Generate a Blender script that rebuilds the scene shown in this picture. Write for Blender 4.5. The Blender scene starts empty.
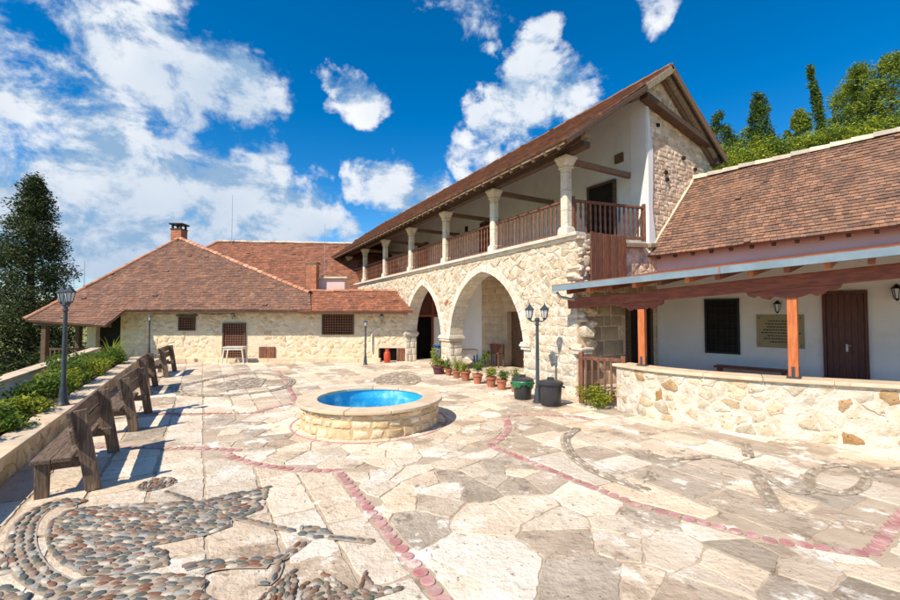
import bpy, math, random
from mathutils import Vector, Matrix, noise as mnoise
R = math.radians
rnd = random.Random(11)
scene = bpy.context.scene
COL = scene.collection

# ------------------------------------------------------------------ camera
cam_d = bpy.data.cameras.new('camera')
cam_d.sensor_width = 36.0
cam_d.lens = 36.0 * 430 / 900
cam_d.clip_start = 0.05
cam_d.clip_end = 3000
cam = bpy.data.objects.new('camera', cam_d)
COL.objects.link(cam)
cam.location = (0, 0, 2.2)
cam.rotation_euler = (R(90) + math.atan(14 / 430), 0, 0)
scene.camera = cam

# ------------------------------------------------------------------ light
SUN_AZ, SUN_EL = R(49), R(47)            # azimuth of the travelling light from +X towards +Y
to_sun = Vector((-math.cos(SUN_AZ) * math.cos(SUN_EL), -math.sin(SUN_AZ) * math.cos(SUN_EL), math.sin(SUN_EL)))
sun_d = bpy.data.lights.new('sun', 'SUN')
sun_d.energy = 5.0
sun_d.angle = R(0.53)
sun_d.color = (1.0, 0.89, 0.74)
sun = bpy.data.objects.new('sun', sun_d)
COL.objects.link(sun)
sun.rotation_euler = (-to_sun).to_track_quat('-Z', 'Y').to_euler()
sun.location = (-20, -20, 30)

scene.view_settings.view_transform = 'Standard'
scene.view_settings.look = 'None'
scene.view_settings.exposure = 0.30
scene.view_settings.gamma = 1.0

world = bpy.data.worlds.new('World')
scene.world = world
world.use_nodes = True


def build_world():
    nt = world.node_tree
    N, L = nt.nodes, nt.links
    N.clear()

    def new(t, **kw):
        n = N.new(t)
        for k, v in kw.items():
            setattr(n, k, v)
        return n

    def math_(op, a, b=None, c=None, clamp=False):
        n = new('ShaderNodeMath', operation=op)
        n.use_clamp = clamp
        for i, x in enumerate((a, b, c)):
            if x is None:
                continue
            if isinstance(x, (int, float)):
                n.inputs[i].default_value = x
            else:
                L.new(x, n.inputs[i])
        return n.outputs[0]

    out = new('ShaderNodeOutputWorld')
    bg = new('ShaderNodeBackground')
    bg.inputs['Strength'].default_value = 0.10
    L.new(bg.outputs[0], out.inputs[0])
    sky = new('ShaderNodeTexSky', sky_type='NISHITA')
    sky.sun_disc = False
    sky.sun_elevation = SUN_EL
    sky.sun_rotation = math.atan2(to_sun.x, to_sun.y)
    sky.altitude = 600
    sky.air_density = 1.0
    sky.dust_density = 0.15
    sky.ozone_density = 3.0
    hs = new('ShaderNodeHueSaturation')
    hs.inputs['Saturation'].default_value = 1.45
    hs.inputs['Value'].default_value = 1.32
    L.new(sky.outputs[0], hs.inputs['Color'])
    tc = new('ShaderNodeTexCoord')
    d = tc.outputs['Generated']

    def direction(px, py):
        P = math.atan(14 / 430)
        x, z = (px - 450) / 430, (300 - py) / 430
        return Vector((x, math.cos(P) - z * math.sin(P), math.sin(P) + z * math.cos(P))).normalized()

    # cumulus banks of that day: centre direction, angular radius (degrees), weight
    banks = [((60, 50), 13, .62), ((150, 62), 11, .86), ((205, 88), 8, .95), ((30, 0), 12, .55), ((30, 140), 11, .82), ((95, 130), 8, .8),
             ((10, 230), 13, .85), ((110, 200), 11, 1.1), ((180, 210), 10, 1.15), ((250, 205), 7.5, 1.1), ((300, 222), 6.5, 1.05),
             ((340, 236), 4.5, .9), ((395, 188), 5.2, 1.0), ((365, 178), 3.6, .9), ((428, 195), 3.6, .9), ((350, 98), 3.2, .86), ((334, 88), 2.2, .8),
             ((548, 92), 6.0, 1.05), ((518, 118), 4.8, 1.0), ((575, 72), 3.2, .85), ((478, 158), 4.4, .9), ((542, 42), 2.9, .82), ((498, 44), 1.6, .6),
             ((655, 5), 2.8, .72), ((470, -25), 6, .6), ((-180, 150), 22, .85), ((-330, 40), 24, .8), ((110, 280), 9, .7)]
    # ragged outlines: the direction is warped by noise before the banks are measured
    warp = d
    for sc, amp in ((5.0, .16), (15.0, .07)):
        wn = new('ShaderNodeTexNoise')
        wn.inputs['Scale'].default_value = sc
        wn.inputs['Detail'].default_value = 5
        wn.inputs['Roughness'].default_value = .6
        L.new(d, wn.inputs['Vector'])
        ws = new('ShaderNodeVectorMath', operation='SUBTRACT')
        L.new(wn.outputs['Color'], ws.inputs[0])
        ws.inputs[1].default_value = (.5, .5, .5)
        wm = new('ShaderNodeVectorMath', operation='MULTIPLY_ADD')
        L.new(ws.outputs[0], wm.inputs[0])
        wm.inputs[1].default_value = (amp, amp, amp)
        L.new(warp, wm.inputs[2])
        warp = wm.outputs[0]
    wnn = new('ShaderNodeVectorMath', operation='NORMALIZE')
    L.new(warp, wnn.inputs[0])
    warp = wnn.outputs[0]
    tot = None
    for (p, r, w) in banks:
        c = direction(*p)
        dot = new('ShaderNodeVectorMath', operation='DOT_PRODUCT')
        L.new(warp, dot.inputs[0])
        dot.inputs[1].default_value = c
        mr = new('ShaderNodeMapRange', interpolation_type='SMOOTHSTEP')
        mr.inputs['From Min'].default_value = math.cos(R(r * 1.25))
        mr.inputs['From Max'].default_value = math.cos(R(r * 0.15))
        mr.inputs['To Min'].default_value = 0
        mr.inputs['To Max'].default_value = w
        L.new(dot.outputs['Value'], mr.inputs['Value'])
        tot = mr.outputs[0] if tot is None else math_('MAXIMUM', tot, mr.outputs[0])
    # loose scattered cloud all round the horizon, behind the viewer as well
    n0 = new('ShaderNodeTexNoise')
    n0.inputs['Scale'].default_value = 2.2
    n0.inputs['Detail'].default_value = 3
    L.new(d, n0.inputs['Vector'])
    sep = new('ShaderNodeSeparateXYZ')
    L.new(d, sep.inputs[0])
    behind = new('ShaderNodeMapRange')
    behind.inputs['From Min'].default_value = 0.25
    behind.inputs['From Max'].default_value = -0.35
    L.new(sep.outputs['Y'], behind.inputs['Value'])
    loose = math_('MULTIPLY', math_('MULTIPLY', math_('SUBTRACT', n0.outputs[0], 0.42), 3.2, clamp=True), behind.outputs[0])
    tot = math_('MAXIMUM', tot, loose)

    def fbm(shift):
        mp = new('ShaderNodeMapping')
        mp.inputs['Location'].default_value = shift
        mp.inputs['Scale'].default_value = (1, 1, 1.35)
        L.new(d, mp.inputs['Vector'])
        n = new('ShaderNodeTexNoise')
        n.inputs['Scale'].default_value = 7.5
        n.inputs['Detail'].default_value = 9
        n.inputs['Roughness'].default_value = 0.62
        n.inputs['Distortion'].default_value = 0.25
        L.new(mp.outputs[0], n.inputs['Vector'])
        return n.outputs[0]

    f1 = fbm((0, 0, 0))
    f2 = fbm((0.028, 0.016, -0.05))
    dens = math_('ADD', math_('MULTIPLY', tot, 1.0), math_('MULTIPLY', math_('SUBTRACT', f1, 0.5), 3.1))
    mask = new('ShaderNodeMapRange', interpolation_type='SMOOTHSTEP')
    mask.inputs['From Min'].default_value = 0.40
    mask.inputs['From Max'].default_value = 1.02
    L.new(dens, mask.inputs['Value'])
    m = math_('MULTIPLY', mask.outputs[0], math_('MULTIPLY', tot, 6.0, clamp=True))
    lit = new('ShaderNodeMapRange', interpolation_type='SMOOTHSTEP')
    lit.inputs['From Min'].default_value = -0.13
    lit.inputs['From Max'].default_value = 0.07
    L.new(math_('SUBTRACT', f1, f2), lit.inputs['Value'])
    low = new('ShaderNodeTexNoise')
    low.inputs['Scale'].default_value = 4.0
    low.inputs['Detail'].default_value = 4
    L.new(d, low.inputs['Vector'])
    base = math_('MULTIPLY', math_('SUBTRACT', low.outputs[0], 0.30), 2.6, clamp=True)
    lit2 = math_('MULTIPLY', lit.outputs[0], math_('ADD', math_('MULTIPLY', base, 0.55), 0.45))
    low_shade = new('ShaderNodeMapRange')  # shaded undersides of low clouds, put in by darkening their colour
    low_shade.inputs['From Min'].default_value = 0.02
    low_shade.inputs['From Max'].default_value = 0.34
    low_shade.inputs['To Min'].default_value = 0.38
    low_shade.inputs['To Max'].default_value = 1.0
    L.new(sep.outputs['Z'], low_shade.inputs['Value'])
    lit2 = math_('MULTIPLY', lit2, low_shade.outputs[0])
    ramp = new('ShaderNodeMix', data_type='RGBA')
    ramp.inputs[6].default_value = (2.4, 3.8, 5.6, 1)
    ramp.inputs[7].default_value = (8.2, 8.3, 8.5, 1)
    L.new(lit2, ramp.inputs[0])
    mix = new('ShaderNodeMix', data_type='RGBA')
    L.new(m, mix.inputs[0])
    L.new(hs.outputs[0], mix.inputs[6])
    L.new(ramp.outputs[2], mix.inputs[7])
    L.new(mix.outputs[2], bg.inputs['Color'])


build_world()

# ------------------------------------------------------------------ materials
MATS = {}


def mat(name, c1, c2=None, scale=3.0, detail=6, rough=.85, spec=.3, metallic=0.0, bump=None, stain=None, spots=None,
        coord='Position', stretch=(1, 1, 1), tint=True, trans=None, emit=None, alpha=None, mixlo=.35, mixhi=.65):
    """c1/c2 blended by noise; stain = (colour, scale, lo, hi); spots = (colour, scale, threshold); bump = (scale, strength, distance)."""
    m = bpy.data.materials.new(name)
    m.use_nodes = True
    nt = m.node_tree
    N, L = nt.nodes, nt.links
    b = N['Principled BSDF']
    b.inputs['Roughness'].default_value = rough
    b.inputs['Metallic'].default_value = metallic
    b.inputs['Specular IOR Level'].default_value = spec
    if coord == 'Position':
        g = N.new('ShaderNodeNewGeometry')
        vec = g.outputs['Position']
    else:
        tcn = N.new('ShaderNodeTexCoord')
        oi = N.new('ShaderNodeObjectInfo')
        va = N.new('ShaderNodeVectorMath')
        va.operation = 'MULTIPLY_ADD'
        comb = N.new('ShaderNodeCombineXYZ')
        for i in range(3):
            L.new(oi.outputs['Random'], comb.inputs[i])
        L.new(comb.outputs[0], va.inputs[0])
        va.inputs[1].default_value = (17, 31, 23)
        L.new(tcn.outputs['Object'], va.inputs[2])
        vec = va.outputs[0]
    if stretch != (1, 1, 1):
        mp = N.new('ShaderNodeMapping')
        mp.inputs['Scale'].default_value = stretch
        L.new(vec, mp.inputs['Vector'])
        vec = mp.outputs[0]

    def noise_(s, det=6, ro=.6):
        n = N.new('ShaderNodeTexNoise')
        n.inputs['Scale'].default_value = s
        n.inputs['Detail'].default_value = det
        n.inputs['Roughness'].default_value = ro
        L.new(vec, n.inputs['Vector'])
        return n.outputs[0]

    def rng(v, lo, hi):
        r = N.new('ShaderNodeMapRange')
        r.interpolation_type = 'SMOOTHSTEP'
        r.inputs['From Min'].default_value = lo
        r.inputs['From Max'].default_value = hi
        L.new(v, r.inputs['Value'])
        return r.outputs[0]

    def mixc(fac, a, bb, mode='MIX'):
        x = N.new('ShaderNodeMix')
        x.data_type = 'RGBA'
        x.blend_type = mode
        if isinstance(fac, float):
            x.inputs[0].default_value = fac
        else:
            L.new(fac, x.inputs[0])
        for i, c in ((6, a), (7, bb)):
            if isinstance(c, tuple):
                x.inputs[i].default_value = (*c, 1)
            else:
                L.new(c, x.inputs[i])
        return x.outputs[2]

    c2 = c2 or tuple(x * .8 for x in c1)
    col = mixc(rng(noise_(scale, detail), mixlo, mixhi), c1, c2)
    for st in (stain if isinstance(stain, list) else [stain] if stain else []):
        col = mixc(rng(noise_(st[1], 10, .70), st[2], st[3]), col, st[0])
    if spots:
        col = mixc(rng(noise_(spots[1], 3, .5), spots[2], spots[2] + .06), col, spots[0])
    if tint:
        at = N.new('ShaderNodeAttribute')
        at.attribute_name = 'tint'
        col = mixc(1.0, col, at.outputs['Color'], 'MULTIPLY')
    L.new(col, b.inputs['Base Color'])
    if bump:
        bp = N.new('ShaderNodeBump')
        bp.inputs['Strength'].default_value = bump[1]
        bp.inputs['Distance'].default_value = bump[2]
        L.new(noise_(bump[0], 8, .65), bp.inputs['Height'])
        L.new(bp.outputs[0], b.inputs['Normal'])
    if trans:
        t = N.new('ShaderNodeBsdfTranslucent')
        L.new(col, t.inputs['Color'])
        ms = N.new('ShaderNodeMixShader')
        ms.inputs[0].default_value = trans
        L.new(b.outputs[0], ms.inputs[1])
        L.new(t.outputs[0], ms.inputs[2])
        L.new(ms.outputs[0], N['Material Output'].inputs[0])
    if alpha is not None:
        b.inputs['Alpha'].default_value = alpha
    MATS[name] = m
    return m


mat('grout', (.46, .36, .255), (.56, .455, .34), 2.3, bump=(30, .8, .015), stain=[((.28, .21, .145), 2.6, .52, .66), ((.90, .835, .73), 1.7, .54, .63)])
mat('paving', (.84, .735, .595), (.71, .59, .455), 1.3, rough=.8, bump=(11, 1.0, .04),
    stain=[((.45, .36, .27), .9, .54, .64), ((.90, .835, .73), 1.7, .54, .63), ((.33, .255, .185), 5.5, .59, .67)], spots=((.27, .21, .15), 21, .66))
mat('paving_dark', (.60, .50, .39), (.45, .365, .28), 1.6, rough=.85, bump=(11, 1.0, .045),
    stain=[((.30, .235, .175), 2.6, .55, .65), ((.90, .835, .73), 1.7, .54, .63), ((.78, .70, .59), 7, .61, .69)], spots=((.22, .17, .12), 21, .66))
mat('disc_red', (.43, .205, .19), (.52, .30, .275), 6, bump=(40, .3, .005), stain=((.62, .50, .43), 3.5, .50, .66))
mat('pebble', (.9, .9, .9), (.72, .72, .72), 14, rough=.55, spec=.45, bump=(60, .15, .004))
mat('mosaic_bed', (.36, .295, .22), (.46, .385, .30), 8, bump=(60, .5, .006))
mat('rubble', (.76, .665, .525), (.62, .52, .39), 4, bump=(9, 1.0, .07), stain=[((.49, .38, .26), 5, .55, .65), ((.88, .83, .73), 6, .55, .64)], spots=((.24, .18, .13), 17, .64))
mat('mortar', (.78, .70, .575), (.66, .565, .435), 4, bump=(9, 1.0, .06), stain=[((.52, .41, .29), 4.4, .56, .67), ((.88, .83, .73), 6, .55, .64)], spots=((.26, .20, .14), 20, .65))
mat('ashlar', (.60, .485, .345), (.48, .375, .26), 2.4, bump=(15, .8, .02), stain=((.36, .275, .19), 3, .56, .7), spots=((.24, .18, .12), 20, .65))
mat('ashlar_pale', (.76, .69, .575), (.64, .56, .445), 3, bump=(13, .9, .03), stain=[((.46, .38, .28), 4.0, .57, .68), ((.86, .82, .74), 5, .56, .66)], spots=((.28, .22, .16), 20, .65))
mat('gable_stone', (.76, .60, .45), (.64, .485, .35), 5, bump=(10, .7, .04), stain=[((.44, .31, .21), 5, .56, .67), ((.86, .75, .62), 7, .55, .65)], spots=((.26, .18, .12), 17, .645))
mat('white_mortar', (.74, .685, .58), (.62, .55, .44), 4, bump=(10, 1.0, .05), stain=((.62, .52, .39), 5, .57, .68))
mat('parapet_stone', (.74, .665, .54), (.62, .525, .39), 4, bump=(11, 1.0, .05), stain=[((.56, .45, .32), 5, .57, .68), ((.80, .75, .65), 7, .55, .64)], spots=((.3, .23, .15), 18, .64))
mat('fountain_stone', (.76, .66, .48), (.60, .47, .30), 3.2, bump=(18, .7, .02), stain=((.42, .29, .16), 4.5, .57, .7))
mat('fountain_mortar', (.58, .41, .22), (.66, .50, .31), 4, bump=(20, .7, .02))
mat('coping', (.70, .57, .41), (.60, .465, .315), 2.5, rough=.75, bump=(30, .3, .006), stain=((.50, .38, .25), 3, .56, .7))
mat('plaster_white', (.82, .80, .78), (.76, .74, .71), 1.2, bump=(14, .35, .012), stain=[((.66, .62, .57), 1.1, .56, .74), ((.70, .66, .60), 5, .60, .72)])
mat('plaster_cream', (.78, .67, .49), (.68, .56, .39), 3, bump=(7, 1.0, .05), stain=[((.56, .44, .30), 4.0, .56, .68), ((.86, .78, .64), 6, .56, .66)], spots=((.3, .22, .14), 15, .66))
mat('plaster_pink', (.78, .57, .53), (.72, .51, .47), .9, bump=(20, .2, .006))
mat('tile', (.275, .152, .104), (.195, .110, .080), 2.2, rough=.9, bump=(40, .4, .008), stain=[((.36, .215, .145), 3.0, .54, .68), ((.13, .08, .06), 4.5, .60, .70)])
mat('tile_lichen', (.295, .168, .112), (.205, .120, .086), 2.0, rough=.9, bump=(40, .4, .008), stain=[((.13, .085, .066), 2.5, .56, .68), ((.56, .49, .41), 6, .66, .71)])
mat('tile_red', (.32, .138, .082), (.235, .104, .064), 2.0, rough=.9, bump=(40, .4, .008), stain=((.15, .078, .052), 3.2, .57, .70))
mat('ridge_orange', (.60, .29, .17), (.46, .21, .125), 4, bump=(30, .4, .01))
mat('ridge_pale', (.58, .49, .38), (.46, .37, .28), 4, bump=(30, .5, .01))
mat('wood_old', (.155, .098, .064), (.075, .048, .034), 5, rough=.8, bump=(24, .6, .008), coord='Object', stretch=(1, 9, 9))
mat('wood_bench', (.215, .150, .105), (.095, .063, .045), 4.5, rough=.75, bump=(22, .6, .006), coord='Object', stretch=(1, 9, 9), stain=((.31, .24, .18), 3, .58, .72))
mat('wood_bench_leg', (.225, .155, .105), (.095, .063, .045), 4.5, rough=.75, bump=(22, .6, .006), coord='Object', stretch=(9, 9, 1), stain=((.36, .27, .19), 2.2, .56, .7))
mat('wood_railing', (.245, .108, .062), (.140, .060, .038), 5, rough=.7, bump=(22, .5, .006), coord='Object', stretch=(6, 6, 1), stain=((.34, .19, .12), 3, .60, .72))
mat('wood_beam', (.26, .165, .10), (.16, .098, .06), 4, rough=.8, bump=(20, .6, .008), coord='Object', stretch=(1, 7, 7))
mat('wood_grey', (.40, .31, .22), (.26, .19, .13), 4, rough=.85, bump=(20, .6, .008), coord='Object', stretch=(2, 5, 2))
mat('wood_red', (.275, .074, .034), (.165, .042, .022), 4, rough=.5, spec=.4, bump=(20, .3, .005), coord='Object', stretch=(1, 4, 4))
mat('wood_post', (.56, .175, .055), (.42, .115, .036), 5, rough=.5, spec=.4, bump=(20, .3, .005), coord='Object', stretch=(6, 6, .8))
mat('wood_door', (.115, .034, .022), (.075, .022, .016), 5, rough=.5, spec=.4, bump=(20, .3, .005), coord='Object', stretch=(7, 7, .8))
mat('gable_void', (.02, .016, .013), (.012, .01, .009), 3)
mat('fascia_metal', (.20, .275, .325), (.16, .225, .27), 3, rough=.6, spec=.3, stain=((.14, .15, .16), 5, .62, .75))
mat('pipe_metal', (.48, .49, .50), (.38, .39, .40), 6, rough=.4, metallic=.4)
mat('iron', (.050, .062, .080), (.038, .047, .062), 8, rough=.45, spec=.5, bump=(40, .15, .003), coord='Object')
mat('iron_black', (.02, .02, .022), (.014, .014, .016), 8, rough=.5)
mat('lantern_glass', (.62, .64, .66), (.55, .57, .6), 4, rough=.15, spec=.6)
mat('bin_plastic', (.040, .042, .048), (.028, .03, .034), 5, rough=.42, spec=.5, bump=(80, .1, .002), coord='Object')
mat('bag_green', (.025, .20, .07), (.015, .13, .05), 9, rough=.35, spec=.5, bump=(18, .6, .02), coord='Object')
mat('terracotta', (.46, .17, .095), (.36, .13, .072), 5, rough=.8, bump=(30, .3, .005), coord='Object', stain=((.58, .40, .30), 6, .6, .72))
mat('pot_purple', (.16, .05, .075), (.11, .035, .055), 5, rough=.45)
mat('soil', (.06, .04, .028), (.04, .028, .02), 20, bump=(40, .8, .02))
mat('brick', (.50, .20, .105), (.38, .14, .075), 9, bump=(30, .5, .01), stain=((.50, .34, .25), 7, .6, .72))
mat('pool_paint', (.02, .36, .64), (.04, .46, .74), 1.5, rough=.5, detail=2, stain=((.55, .85, .92), .9, .44, .62))  # pale patches: worn paint, plus the water's white reflection put into the colour
mat('gas_red', (.62, .075, .025), (.52, .06, .02), 4, rough=.35, spec=.5)
mat('table_white', (.70, .66, .58), (.62, .58, .50), 6, rough=.6)
mat('cloth', (.78, .75, .68), (.70, .66, .58), 8, rough=.9)
mat('blue_paint', (.02, .15, .30), (.015, .11, .23), 6, rough=.5)
mat('plaque', (.30, .235, .105), (.26, .20, .09), 5, rough=.4, spec=.5)
mat('plaque_text', (.075, .055, .03), None, 5)
mat('bark', (.12, .085, .06), (.07, .05, .036), 6, bump=(20, .8, .03))
mat('leaf_conifer', (.080, .100, .038), (.046, .068, .028), 1.4, rough=.7, trans=.2)
mat('leaf_pine', (.24, .295, .055), (.145, .215, .042), .8, rough=.7, trans=.35)
mat('leaf_cypress', (.105, .165, .045), (.070, .120, .035), 1.2, rough=.7, trans=.3)
mat('leaf_shrub', (.165, .245, .036), (.095, .165, .026), 3, rough=.6, trans=.35)
mat('leaf_yellow', (.33, .37, .040), (.21, .27, .034), 3, rough=.6, trans=.35)
mat('petal', (.62, .20, .30), (.55, .15, .25), 3)
mat('hill_green', (.22, .26, .055), (.30, .28, .10), .35, bump=(4, .8, .2), stain=((.36, .29, .17), .5, .57, .7))
mat('white_pipe', (.78, .76, .72), (.7, .68, .64), 4, rough=.5)
mat('vent', (.17, .105, .06), (.12, .07, .04), 5)


def water_material():
    m = bpy.data.materials.new('water')
    m.use_nodes = True
    N, L = m.node_tree.nodes, m.node_tree.links
    N.remove(N['Principled BSDF'])
    tr = N.new('ShaderNodeBsdfTransparent')
    tr.inputs['Color'].default_value = (.72, .93, 1.0, 1)
    gl = N.new('ShaderNodeBsdfGlossy')
    gl.inputs['Roughness'].default_value = .03
    fr = N.new('ShaderNodeFresnel')
    fr.inputs['IOR'].default_value = 1.33
    n = N.new('ShaderNodeTexNoise')
    n.inputs['Scale'].default_value = 6
    bp = N.new('ShaderNodeBump')
    bp.inputs['Strength'].default_value = .1
    bp.inputs['Distance'].default_value = .03
    g = N.new('ShaderNodeNewGeometry')
    L.new(g.outputs['Position'], n.inputs['Vector'])
    L.new(n.outputs[0], bp.inputs['Height'])
    L.new(bp.outputs[0], gl.inputs['Normal'])
    L.new(bp.outputs[0], fr.inputs['Normal'])
    mx = N.new('ShaderNodeMixShader')
    L.new(fr.outputs[0], mx.inputs[0])
    L.new(tr.outputs[0], mx.inputs[1])
    L.new(gl.outputs[0], mx.inputs[2])
    L.new(mx.outputs[0], N['Material Output'].inputs[0])
    MATS['water'] = m


water_material()


# ------------------------------------------------------------------ mesh helpers
class MB:
    def __init__(s):
        s.v, s.f, s.t, s.mi = [], [], [], []

    def add(s, vs, fs, tint=(1, 1, 1), mi=0):
        o = len(s.v)
        s.v += [tuple(p) for p in vs]
        for f in fs:
            s.f.append(tuple(i + o for i in f))
            s.t.append(tint)
            s.mi.append(mi)
        return s

    def box(s, c, d, rot=None, tint=(1, 1, 1), taper=(1, 1), mi=0):
        """c centre, d full sizes, rot Matrix/3-tuple euler, taper = top scale in x, y"""
        hx, hy, hz = d[0] / 2, d[1] / 2, d[2] / 2
        vs = [Vector((x * hx, y * hy, -hz)) for x, y in ((-1, -1), (1, -1), (1, 1), (-1, 1))] + \
             [Vector((x * hx * taper[0], y * hy * taper[1], hz)) for x, y in ((-1, -1), (1, -1), (1, 1), (-1, 1))]
        if rot is not None:
            from mathutils import Euler
            M = Euler(rot).to_matrix() if isinstance(rot, tuple) else rot
            vs = [M @ p for p in vs]
        c = Vector(c)
        return s.add([p + c for p in vs], [(3, 2, 1, 0), (4, 5, 6, 7), (0, 1, 5, 4), (1, 2, 6, 5), (2, 3, 7, 6), (3, 0, 4, 7)], tint, mi)

    def beam(s, p, q, w, h, tint=(1, 1, 1), up=(0, 0, 1), mi=0):
        """a bar from p to q; w across, h along up"""
        p, q = Vector(p), Vector(q)
        x = (q - p).normalized()
        y = Vector(up).cross(x).normalized()
        z = x.cross(y)
        M = Matrix((x, y, z)).transposed()
        return s.box((p + q) / 2, ((q - p).length, w, h), M, tint, mi=mi)

    def tube(s, p, q, r0, r1=None, n=10, tint=(1, 1, 1), cap=True, mi=0):
        p, q = Vector(p), Vector(q)
        r1 = r0 if r1 is None else r1
        z = (q - p).normalized()
        x = z.orthogonal().normalized()
        y = z.cross(x)
        a = [2 * math.pi * i / n for i in range(n)]
        vs = [p + (x * math.cos(t) + y * math.sin(t)) * r0 for t in a] + [q + (x * math.cos(t) + y * math.sin(t)) * r1 for t in a]
        fs = [(i, (i + 1) % n, n + (i + 1) % n, n + i) for i in range(n)]
        if cap:
            fs += [tuple(range(n - 1, -1, -1)), tuple(range(n, 2 * n))]
        return s.add(vs, fs, tint, mi)

    def lathe(s, prof, n=24, c=(0, 0, 0), tint=(1, 1, 1), closed=False, a0=0., mi=0):
        vs, fs = [], []
        m = len(prof)
        for i in range(n):
            t = a0 + 2 * math.pi * i / n
            vs += [(c[0] + r * math.cos(t), c[1] + r * math.sin(t), c[2] + z) for r, z in prof]
        for i in range(n):
            j = (i + 1) % n
            for k in range(m - 1 if not closed else m):
                k2 = (k + 1) % m
                fs.append((i * m + k, j * m + k, j * m + k2, i * m + k2))
        return s.add(vs, fs, tint, mi)

    def prism(s, poly, mapf, h0, h1, tint=(1, 1, 1), mi=0):
        """polygon (a, b) swept from height h0 to h1 through mapf(a, b, h)"""
        n = len(poly)
        vs = [mapf(a, b, h0) for a, b in poly] + [mapf(a, b, h1) for a, b in poly]
        fs = [tuple(range(n - 1, -1, -1)), tuple(range(n, 2 * n))] + [(i, (i + 1) % n, n + (i + 1) % n, n + i) for i in range(n)]
        return s.add(vs, fs, tint, mi)

    def build(s, name, mats, parent=None, loc=(0, 0, 0), rot=(0, 0, 0), smooth=False, bev=0, kind=None, label=None, cat=None, group=None, mesh=None):
        me = mesh or s.mesh(name, mats, smooth)
        o = bpy.data.objects.new(name, me)
        COL.objects.link(o)
        o.parent = parent
        o.location = loc
        o.rotation_euler = rot
        if bev:
            b = o.modifiers.new('bevel', 'BEVEL')
            b.width = bev
            b.segments = 2
            b.limit_method = 'ANGLE'
        tag(o, label, cat, group, kind)
        return o

    def mesh(s, name, mats, smooth=False):
        me = bpy.data.meshes.new(name)
        me.from_pydata(s.v, [], s.f)
        at = me.attributes.new('tint', 'FLOAT_COLOR', 'FACE')
        flat = []
        for t in s.t:
            flat += [t[0], t[1], t[2], 1.0]
        at.data.foreach_set('color', flat)
        if isinstance(mats, str):
            mats = [mats]
        for m in mats:
            me.materials.append(MATS[m])
        if len(mats) > 1:
            me.polygons.foreach_set('material_index', s.mi)
        if smooth:
            me.polygons.foreach_set('use_smooth', [True] * len(s.f))
            try:
                me.set_sharp_from_angle(angle=R(40))
            except Exception:
                pass
        me.update()
        return me


def tag(o, label=None, cat=None, group=None, kind=None):
    for k, v in (('label', label), ('category', cat), ('group', group), ('kind', kind)):
        if v:
            o[k] = v
    return o


def empty(name, loc=(0, 0, 0), rz=0, label=None, cat=None, group=None):
    o = bpy.data.objects.new(name, None)
    COL.objects.link(o)
    o.empty_display_size = .2
    o.location = loc
    o.rotation_euler = (0, 0, rz)
    return tag(o, label, cat, group)


def copy_tree(o, parent=None, kids=None):
    kids = kids if kids is not None else children_map()
    c = o.copy()
    COL.objects.link(c)
    c.parent = parent
    for ch in kids.get(o.name, []):
        copy_tree(ch, c, kids)
    return c


def children_map():
    d = {}
    for o in bpy.data.objects:
        if o.parent:
            d.setdefault(o.parent.name, []).append(o)
    return d


def jit(base, a=.1, b=None, r=None):
    r = r or rnd
    k = 1 + r.uniform(-a, a)
    w = r.uniform(-a, a) * .35
    return (base[0] * k * (1 + w), base[1] * k, base[2] * k * (1 - w))


# ------------------------------------------------------------------ planar stonework
def clip(poly, nx, ny, c):
    """keep the side nx*x+ny*y <= c of a convex polygon"""
    out = []
    n = len(poly)
    for i in range(n):
        p, q = poly[i], poly[(i + 1) % n]
        dp, dq = nx * p[0] + ny * p[1] - c, nx * q[0] + ny * q[1] - c
        if dp <= 0:
            out.append(p)
        if (dp < 0 < dq) or (dq < 0 < dp):
            t = dp / (dp - dq)
            out.append((p[0] + (q[0] - p[0]) * t, p[1] + (q[1] - p[1]) * t))
    return out


def area(poly):
    return .5 * sum(poly[i][0] * poly[(i + 1) % len(poly)][1] - poly[(i + 1) % len(poly)][0] * poly[i][1] for i in range(len(poly)))


def centroid(poly):
    n = len(poly)
    return (sum(p[0] for p in poly) / n, sum(p[1] for p in poly) / n)


def inset(poly, d):
    res = poly
    n = len(poly)
    for i in range(n):
        p, q = poly[i], poly[(i + 1) % n]
        ex, ey = q[0] - p[0], q[1] - p[1]
        l = math.hypot(ex, ey)
        if l < 1e-6:
            continue
        nx, ny = ey / l, -ex / l
        res = clip(res, nx, ny, nx * p[0] + ny * p[1] - d)
        if len(res) < 3:
            return []
    return res


def voronoi(pts, bbox):
    x0, y0, x1, y1 = bbox
    a = math.sqrt(max((x1 - x0) * (y1 - y0) / max(len(pts), 1), 1e-6))
    g = {}
    for i, p in enumerate(pts):
        g.setdefault((int((p[0] - x0) / a), int((p[1] - y0) / a)), []).append(i)
    cells = []
    for i, p in enumerate(pts):
        gi, gj = int((p[0] - x0) / a), int((p[1] - y0) / a)
        nb = [j for di in (-2, -1, 0, 1, 2) for dj in (-2, -1, 0, 1, 2) for j in g.get((gi + di, gj + dj), ()) if j != i]
        nb.sort(key=lambda j: (pts[j][0] - p[0]) ** 2 + (pts[j][1] - p[1]) ** 2)
        r = 2.2 * a
        poly = [(max(p[0] - r, x0), max(p[1] - r, y0)), (min(p[0] + r, x1), max(p[1] - r, y0)), (min(p[0] + r, x1), min(p[1] + r, y1)), (max(p[0] - r, x0), min(p[1] + r, y1))]
        for j in nb[:22]:
            q = pts[j]
            nx, ny = q[0] - p[0], q[1] - p[1]
            poly = clip(poly, nx, ny, nx * (p[0] + q[0]) / 2 + ny * (p[1] + q[1]) / 2)
            if len(poly) < 3:
                break
        if len(poly) >= 3 and area(poly) > 1e-4:
            cells.append(poly)
    return cells


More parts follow.
